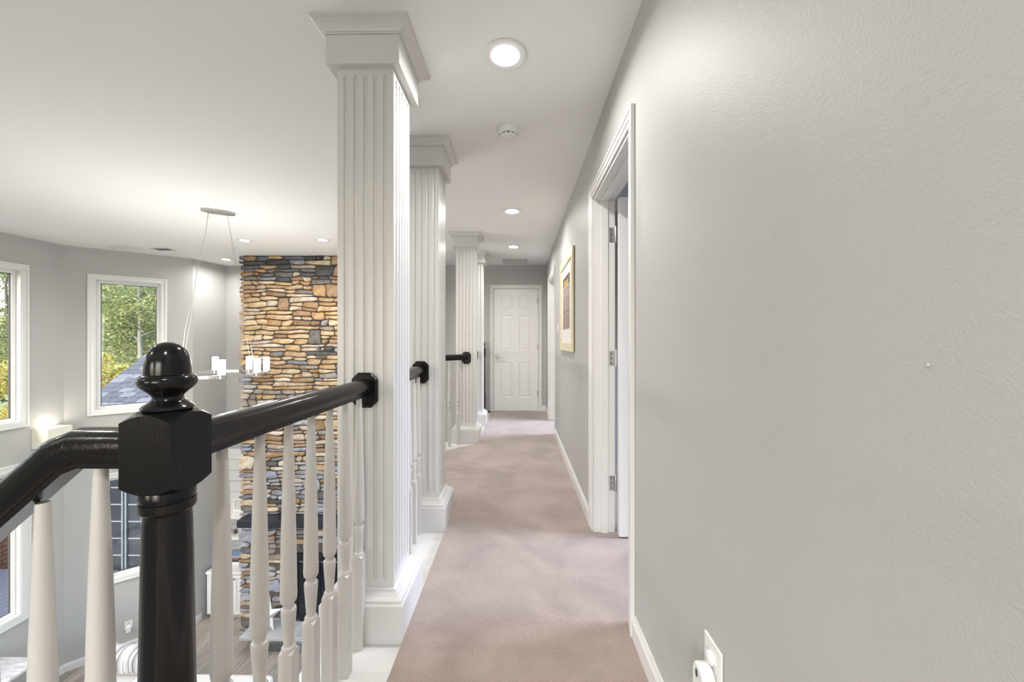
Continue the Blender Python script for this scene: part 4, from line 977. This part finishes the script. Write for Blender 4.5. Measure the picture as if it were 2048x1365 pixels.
# neighbouring wing with shingled gable roof
PIT = 0.70
def roofz(y): return 0.206 + PIT*(y - 8.5)
WX0, WX1, EY, RYD = -9.15, -5.3, 7.30, 10.3
wg = thing('house_wing', 'wing of the house with grey shingled roof and gridded windows', 'building', (-7.2, 9.0, -4.2))
m = MB(); wx0 = WX0 + 0.25
m.box(wx0, -8.82, 7.66, 7.80, -4.2, -0.42); m.box(-6.0, WX1, 7.66, 7.80, -4.2, -0.42); m.box(-8.82, -6.0, 7.66, 7.80, -1.02, -0.42); m.box(-8.82, -6.0, 7.66, 7.80, -4.2, -3.55)
m.box(wx0, wx0+0.14, 7.80, 12.9, -4.2, -0.42); part('wall', m, 'wing_siding', wg)
m = MB(); m.add([(wx0+0.02, 7.7, -0.42), (wx0+0.02, 12.9, -0.42), (wx0+0.02, RYD, roofz(RYD)-0.15), (wx0+0.14, 7.7, -0.42), (wx0+0.14, 12.9, -0.42), (wx0+0.14, RYD, roofz(RYD)-0.15)], [(0,1,2),(3,5,4),(0,3,4,1),(1,4,5,2),(2,5,3,0)]); part('gable', m, 'wing_siding', wg)
m = MB(); m.add([(WX0, EY, roofz(EY)-0.03), (WX1, EY, roofz(EY)-0.03), (WX1, RYD, roofz(RYD)-0.03), (WX0, RYD, roofz(RYD)-0.03), (WX0, EY, roofz(EY)-0.12), (WX1, EY, roofz(EY)-0.12), (WX1, RYD, roofz(RYD)-0.12), (WX0, RYD, roofz(RYD)-0.12)], [(0,1,2,3),(4,7,6,5),(0,4,5,1),(1,5,6,2),(2,6,7,3),(3,7,4,0)])
BY = 2*RYD - EY
m.add([(WX0, BY, roofz(EY)-0.03), (WX1, BY, roofz(EY)-0.03), (WX1, RYD+0.001, roofz(RYD)-0.03), (WX0, RYD+0.001, roofz(RYD)-0.03), (WX0, BY, roofz(EY)-0.12), (WX1, BY, roofz(EY)-0.12), (WX1, RYD+0.001, roofz(RYD)-0.12), (WX0, RYD+0.001, roofz(RYD)-0.12)], [(0,3,2,1),(4,5,6,7),(0,1,5,4),(1,2,6,5),(2,3,7,6),(3,0,4,7)])
rf = part('roof', m, 'shingle_b', wg)
# shingle tabs: share two meshes
dl = 0.155; nrow = int((RYD-EY)*math.hypot(1, PIT)/dl); sl = math.atan(PIT); tabs = []
for nm_ in ('shingle_a', 'shingle_b'):
    mm = MB(); L1, W1, T1 = 0.19, 0.305, 0.012
    mm.xf = lambda x, y, z: (x, y*math.cos(sl) - z*math.sin(sl), y*math.sin(sl) + z*math.cos(sl))
    mm.add([(0.003, 0, 0.004), (W1-0.003, 0, 0.004), (W1-0.003, L1, -0.002), (0.003, L1, -0.002), (0.003, 0, 0.004+T1), (W1-0.003, 0, 0.004+T1), (W1-0.003, L1, 0.002), (0.003, L1, 0.002)], [(0,3,2,1),(4,5,6,7),(0,1,5,4),(1,2,6,5),(2,3,7,6),(3,0,4,7)])
    tabs.append(mesh_from(mm, 'shingle', nm_))
cnt = 0; rest_mb = MB()
trnd = random.Random(5); rbase = wloc(rf)
for r_ in range(nrow):
    s_ = r_*dl; y = EY + s_*math.cos(sl); z = roofz(EY) - 0.03 + s_*math.sin(sl); x = WX0 + (0 if r_ % 2 else -0.15) + trnd.uniform(-0.04, 0.04)
    while x < WX1 - 0.2:
        k = trnd.randrange(2); xx = max(x, WX0)
        if xx < -7.3 and y < 10.25 and y > 7.5 and cnt < 300: link('shingle', tabs[k], rf, Vector((xx, y, z + trnd.uniform(0, 0.004))) - rbase); cnt += 1
        else: rest_mb.add([(v.co.x + xx, v.co.y + y, v.co.z + z) for v in tabs[0].vertices], [tuple(p.vertices) for p in tabs[0].polygons])
        x += 0.31
part('shingle_field', rest_mb, 'shingle_a', rf, kind='stuff')
# gridded windows of the wing
for x0 in (-8.80, -7.86, -6.92):
    x1 = x0 + 0.90; m = MB(); m.box(x0, x1, 7.70, 7.71, -3.53, -1.04); pn = part('window', m, 'wing_glass', wg)
    for bx in ((x0, x0+0.03, -3.53, -1.04), (x1-0.03, x1, -3.53, -1.04), (x0+0.05, x1-0.05, -3.53, -3.47), (x0+0.05, x1-0.05, -1.10, -1.04)):
        m = MB(); m.box(bx[0], bx[1], 7.665, 7.6995, bx[2], bx[3]); part('window_frame', m, 'wing_muntin', pn)
    for k in range(1, 3):
        xx = x0 + 0.05 + 0.8*k/3; m = MB(); m.box(xx-0.011, xx+0.011, 7.685, 7.6995, -3.47, -1.10); part('muntin', m, 'wing_muntin', pn)
    for k in range(1, 7):
        z = -3.47 + 2.37*k/7; m = MB(); m.box(x0+0.05, x1-0.05, 7.684, 7.6994, z-0.011, z+0.011); part('muntin', m, 'wing_muntin', pn)
# deck outside the bay
dk = thing('deck', 'blue-grey board deck outside the lower windows', 'deck', (-8.0, 5.6, -3.6))
for k in range(34):
    x = -10.9 + k*0.143; m = MB(); m.box(x, x+0.137, 3.0, 7.6, -3.42, -3.38); part('deck_board', m, 'deck_board', dk)
m = MB(); m.box(-10.9, -6.12, 3.0, 7.6, -3.6, -3.425); part('deck_frame', m, 'bark', dk)
bw = thing('brick_wall', 'low brown brick wall at the edge of the deck', 'wall', (-11.2, 6.0, -4.2))
m = MB(); m.box(-11.30, -11.06, 2.6, 9.0, -4.2, -1.75); part('core', m, 'mortar', bw)
bm_ = MB(); bm_.box(0, 0.10, 0, 0.29, 0, 0.085); bme = mesh_from(bm_, 'brick', 'brick_brown', bevel=0.006)
for r_ in range(24):
    for k in range(12):
        y = 5.6 + k*0.30 + (0.15 if r_ % 2 else 0); z = -4.1 + r_*0.096
        if y < 8.7: link('brick', bme, bw, Vector((-11.10 + trnd.uniform(-0.004, 0.004), y, z)) - wloc(bw))

# trees
GREENS = [(0.17, 0.22, 0.09), (0.24, 0.29, 0.12), (0.13, 0.18, 0.075), (0.32, 0.34, 0.15), (0.38, 0.37, 0.16), (0.24, 0.26, 0.15)]
GOLD = [(0.48, 0.38, 0.10), (0.42, 0.38, 0.11), (0.28, 0.31, 0.10), (0.46, 0.31, 0.10), (0.22, 0.27, 0.09)]
def foliage(mb, tl, centres, n, size, pal, r_):
    for _ in range(n):
        c, rad = r_.choice(centres)
        while True:
            d = Vector((r_.uniform(-1, 1), r_.uniform(-1, 1), r_.uniform(-1, 1)))
            if 0.1 < d.length < 1: break
        p = Vector(c) + Vector((d.x*rad, d.y*rad, d.z*rad*0.75)); s = size*r_.uniform(0.6, 1.3)
        a = Vector((r_.gauss(0, 1), r_.gauss(0, 1), r_.gauss(0, 1))).normalized(); b = a.orthogonal().normalized(); t = r_.choice(pal); q = r_.uniform(0.8, 1.2)
        mb.add([tuple(p - a*s), tuple(p + b*s*0.45), tuple(p + a*s), tuple(p - b*s*0.45)], [(0, 1, 2, 3)]); tl += [tuple(v*q for v in t)]*4
def tree(x, y, h, spread, pal, barkm, label, seed, n=7000, size=0.10, zbase=-4.2, name='tree', low=0.25):
    r_ = random.Random(seed); o = thing(name, label, 'tree', (x, y, zbase), 'trees beyond the house')
    m = MB(); top = Vector((x + r_.uniform(-.4, .4), y, zbase + h*0.92)); n_ = 8
    pts = [Vector((x, y, zbase)).lerp(top, i/n_) + Vector((r_.uniform(-.1, .1), r_.uniform(-.1, .1), 0)) for i in range(n_+1)]
    m.tube(pts, [0.085*h/9*(1 - 0.8*i/n_) for i in range(n_+1)], 8); part('trunk', m, barkm, o, smooth=60)
    centres = []
    for k in range(26):
        t = r_.uniform(low, 1.0); a = r_.uniform(0, 2*math.pi); rr_ = spread*(1.15 - 0.75*t)*r_.uniform(0.3, 1.0); st_ = Vector((x, y, zbase)).lerp(top, t*0.9)
        e_ = st_ + Vector((rr_*math.cos(a), rr_*math.sin(a), r_.uniform(0.1, 0.6)))
        if k < 16: m = MB(); m.tube([st_, st_.lerp(e_, 0.5) + Vector((0, 0, 0.1)), e_], [0.028, 0.02, 0.008], 5); part('branch', m, barkm, o)
        centres.append((e_, spread*r_.uniform(0.28, 0.45)))
    mb = MB(); tl = []; foliage(mb, tl, centres, int(n*1.7), size*0.74, pal, r_)
    me = bpy.data.meshes.new('foliage'); off = Vector(o.location); me.from_pydata([tuple(Vector(v) - off) for v in mb.v], [], mb.f)
    at = me.attributes.new('tint', 'FLOAT_COLOR', 'POINT'); at.data.foreach_set('color', [c for t in tl for c in (*t, 1.0)]); me.materials.append(MATS['leaf'])
    link('foliage', me, o, kind='stuff'); return o
tree(-15.6, 16.0, 12.0, 2.6, GREENS, 'bark_pale', 'tall pale-trunked tree behind the shingled roof', 1)
tree(-19.0, 18.5, 13.0, 3.4, GREENS, 'bark', 'wide green tree beside the pale-trunked tree', 2, n=9000)
tree(-16.6, 21.0, 15.0, 3.8, GREENS[1:], 'bark', 'tallest green tree behind the pale-trunked tree', 3, n=9000, size=0.13)
tree(-22.5, 17.0, 11.5, 3.2, GREENS, 'bark', 'green tree seen past the upper window by the uplight box', 4, n=9000)
tree(-21.5, 23.0, 15.0, 4.0, GREENS[2:], 'bark', 'loose light green tree at the back of the wood', 5, n=9000, size=0.14)
tree(-26.5, 20.0, 13.0, 4.0, GREENS, 'bark', 'broad green tree on the far left of the wood', 6, n=9000, size=0.13)
tree(-28.0, 27.0, 17.0, 5.0, GREENS, 'bark', 'distant tall tree at the left back of the wood', 7, n=9000, size=0.17)
tree(-20.5, 29.0, 17.0, 5.0, GREENS, 'bark', 'distant tall tree at the middle back of the wood', 8, n=9000, size=0.17)
tree(-24.0, 11.5, 11.0, 3.0, GREENS, 'bark', 'green tree across the lawn beyond the deck wall', 9, n=7000)
tree(-25.0, 5.0, 12.0, 3.2, GREENS, 'bark', 'green tree across the lawn level with the stairs', 10, n=7000)
tree(-27.0, -2.0, 12.0, 3.4, GREENS, 'bark', 'green tree across the lawn behind the landing', 11, n=7000)
for i, (x, y, lb) in enumerate(((-13.2, 12.9, 'golden shrub just behind the roof edge'), (-15.0, 13.6, 'golden shrub left of the roof edge'), (-16.8, 13.0, 'yellow-green shrub beyond the deck wall'), (-18.2, 14.2, 'golden shrub further along beyond the deck wall'))):
    tree(x, y, 4.9, 1.5, GOLD, 'bark', lb, 20 + i, n=5500, size=0.09, name='shrub', low=0.1)
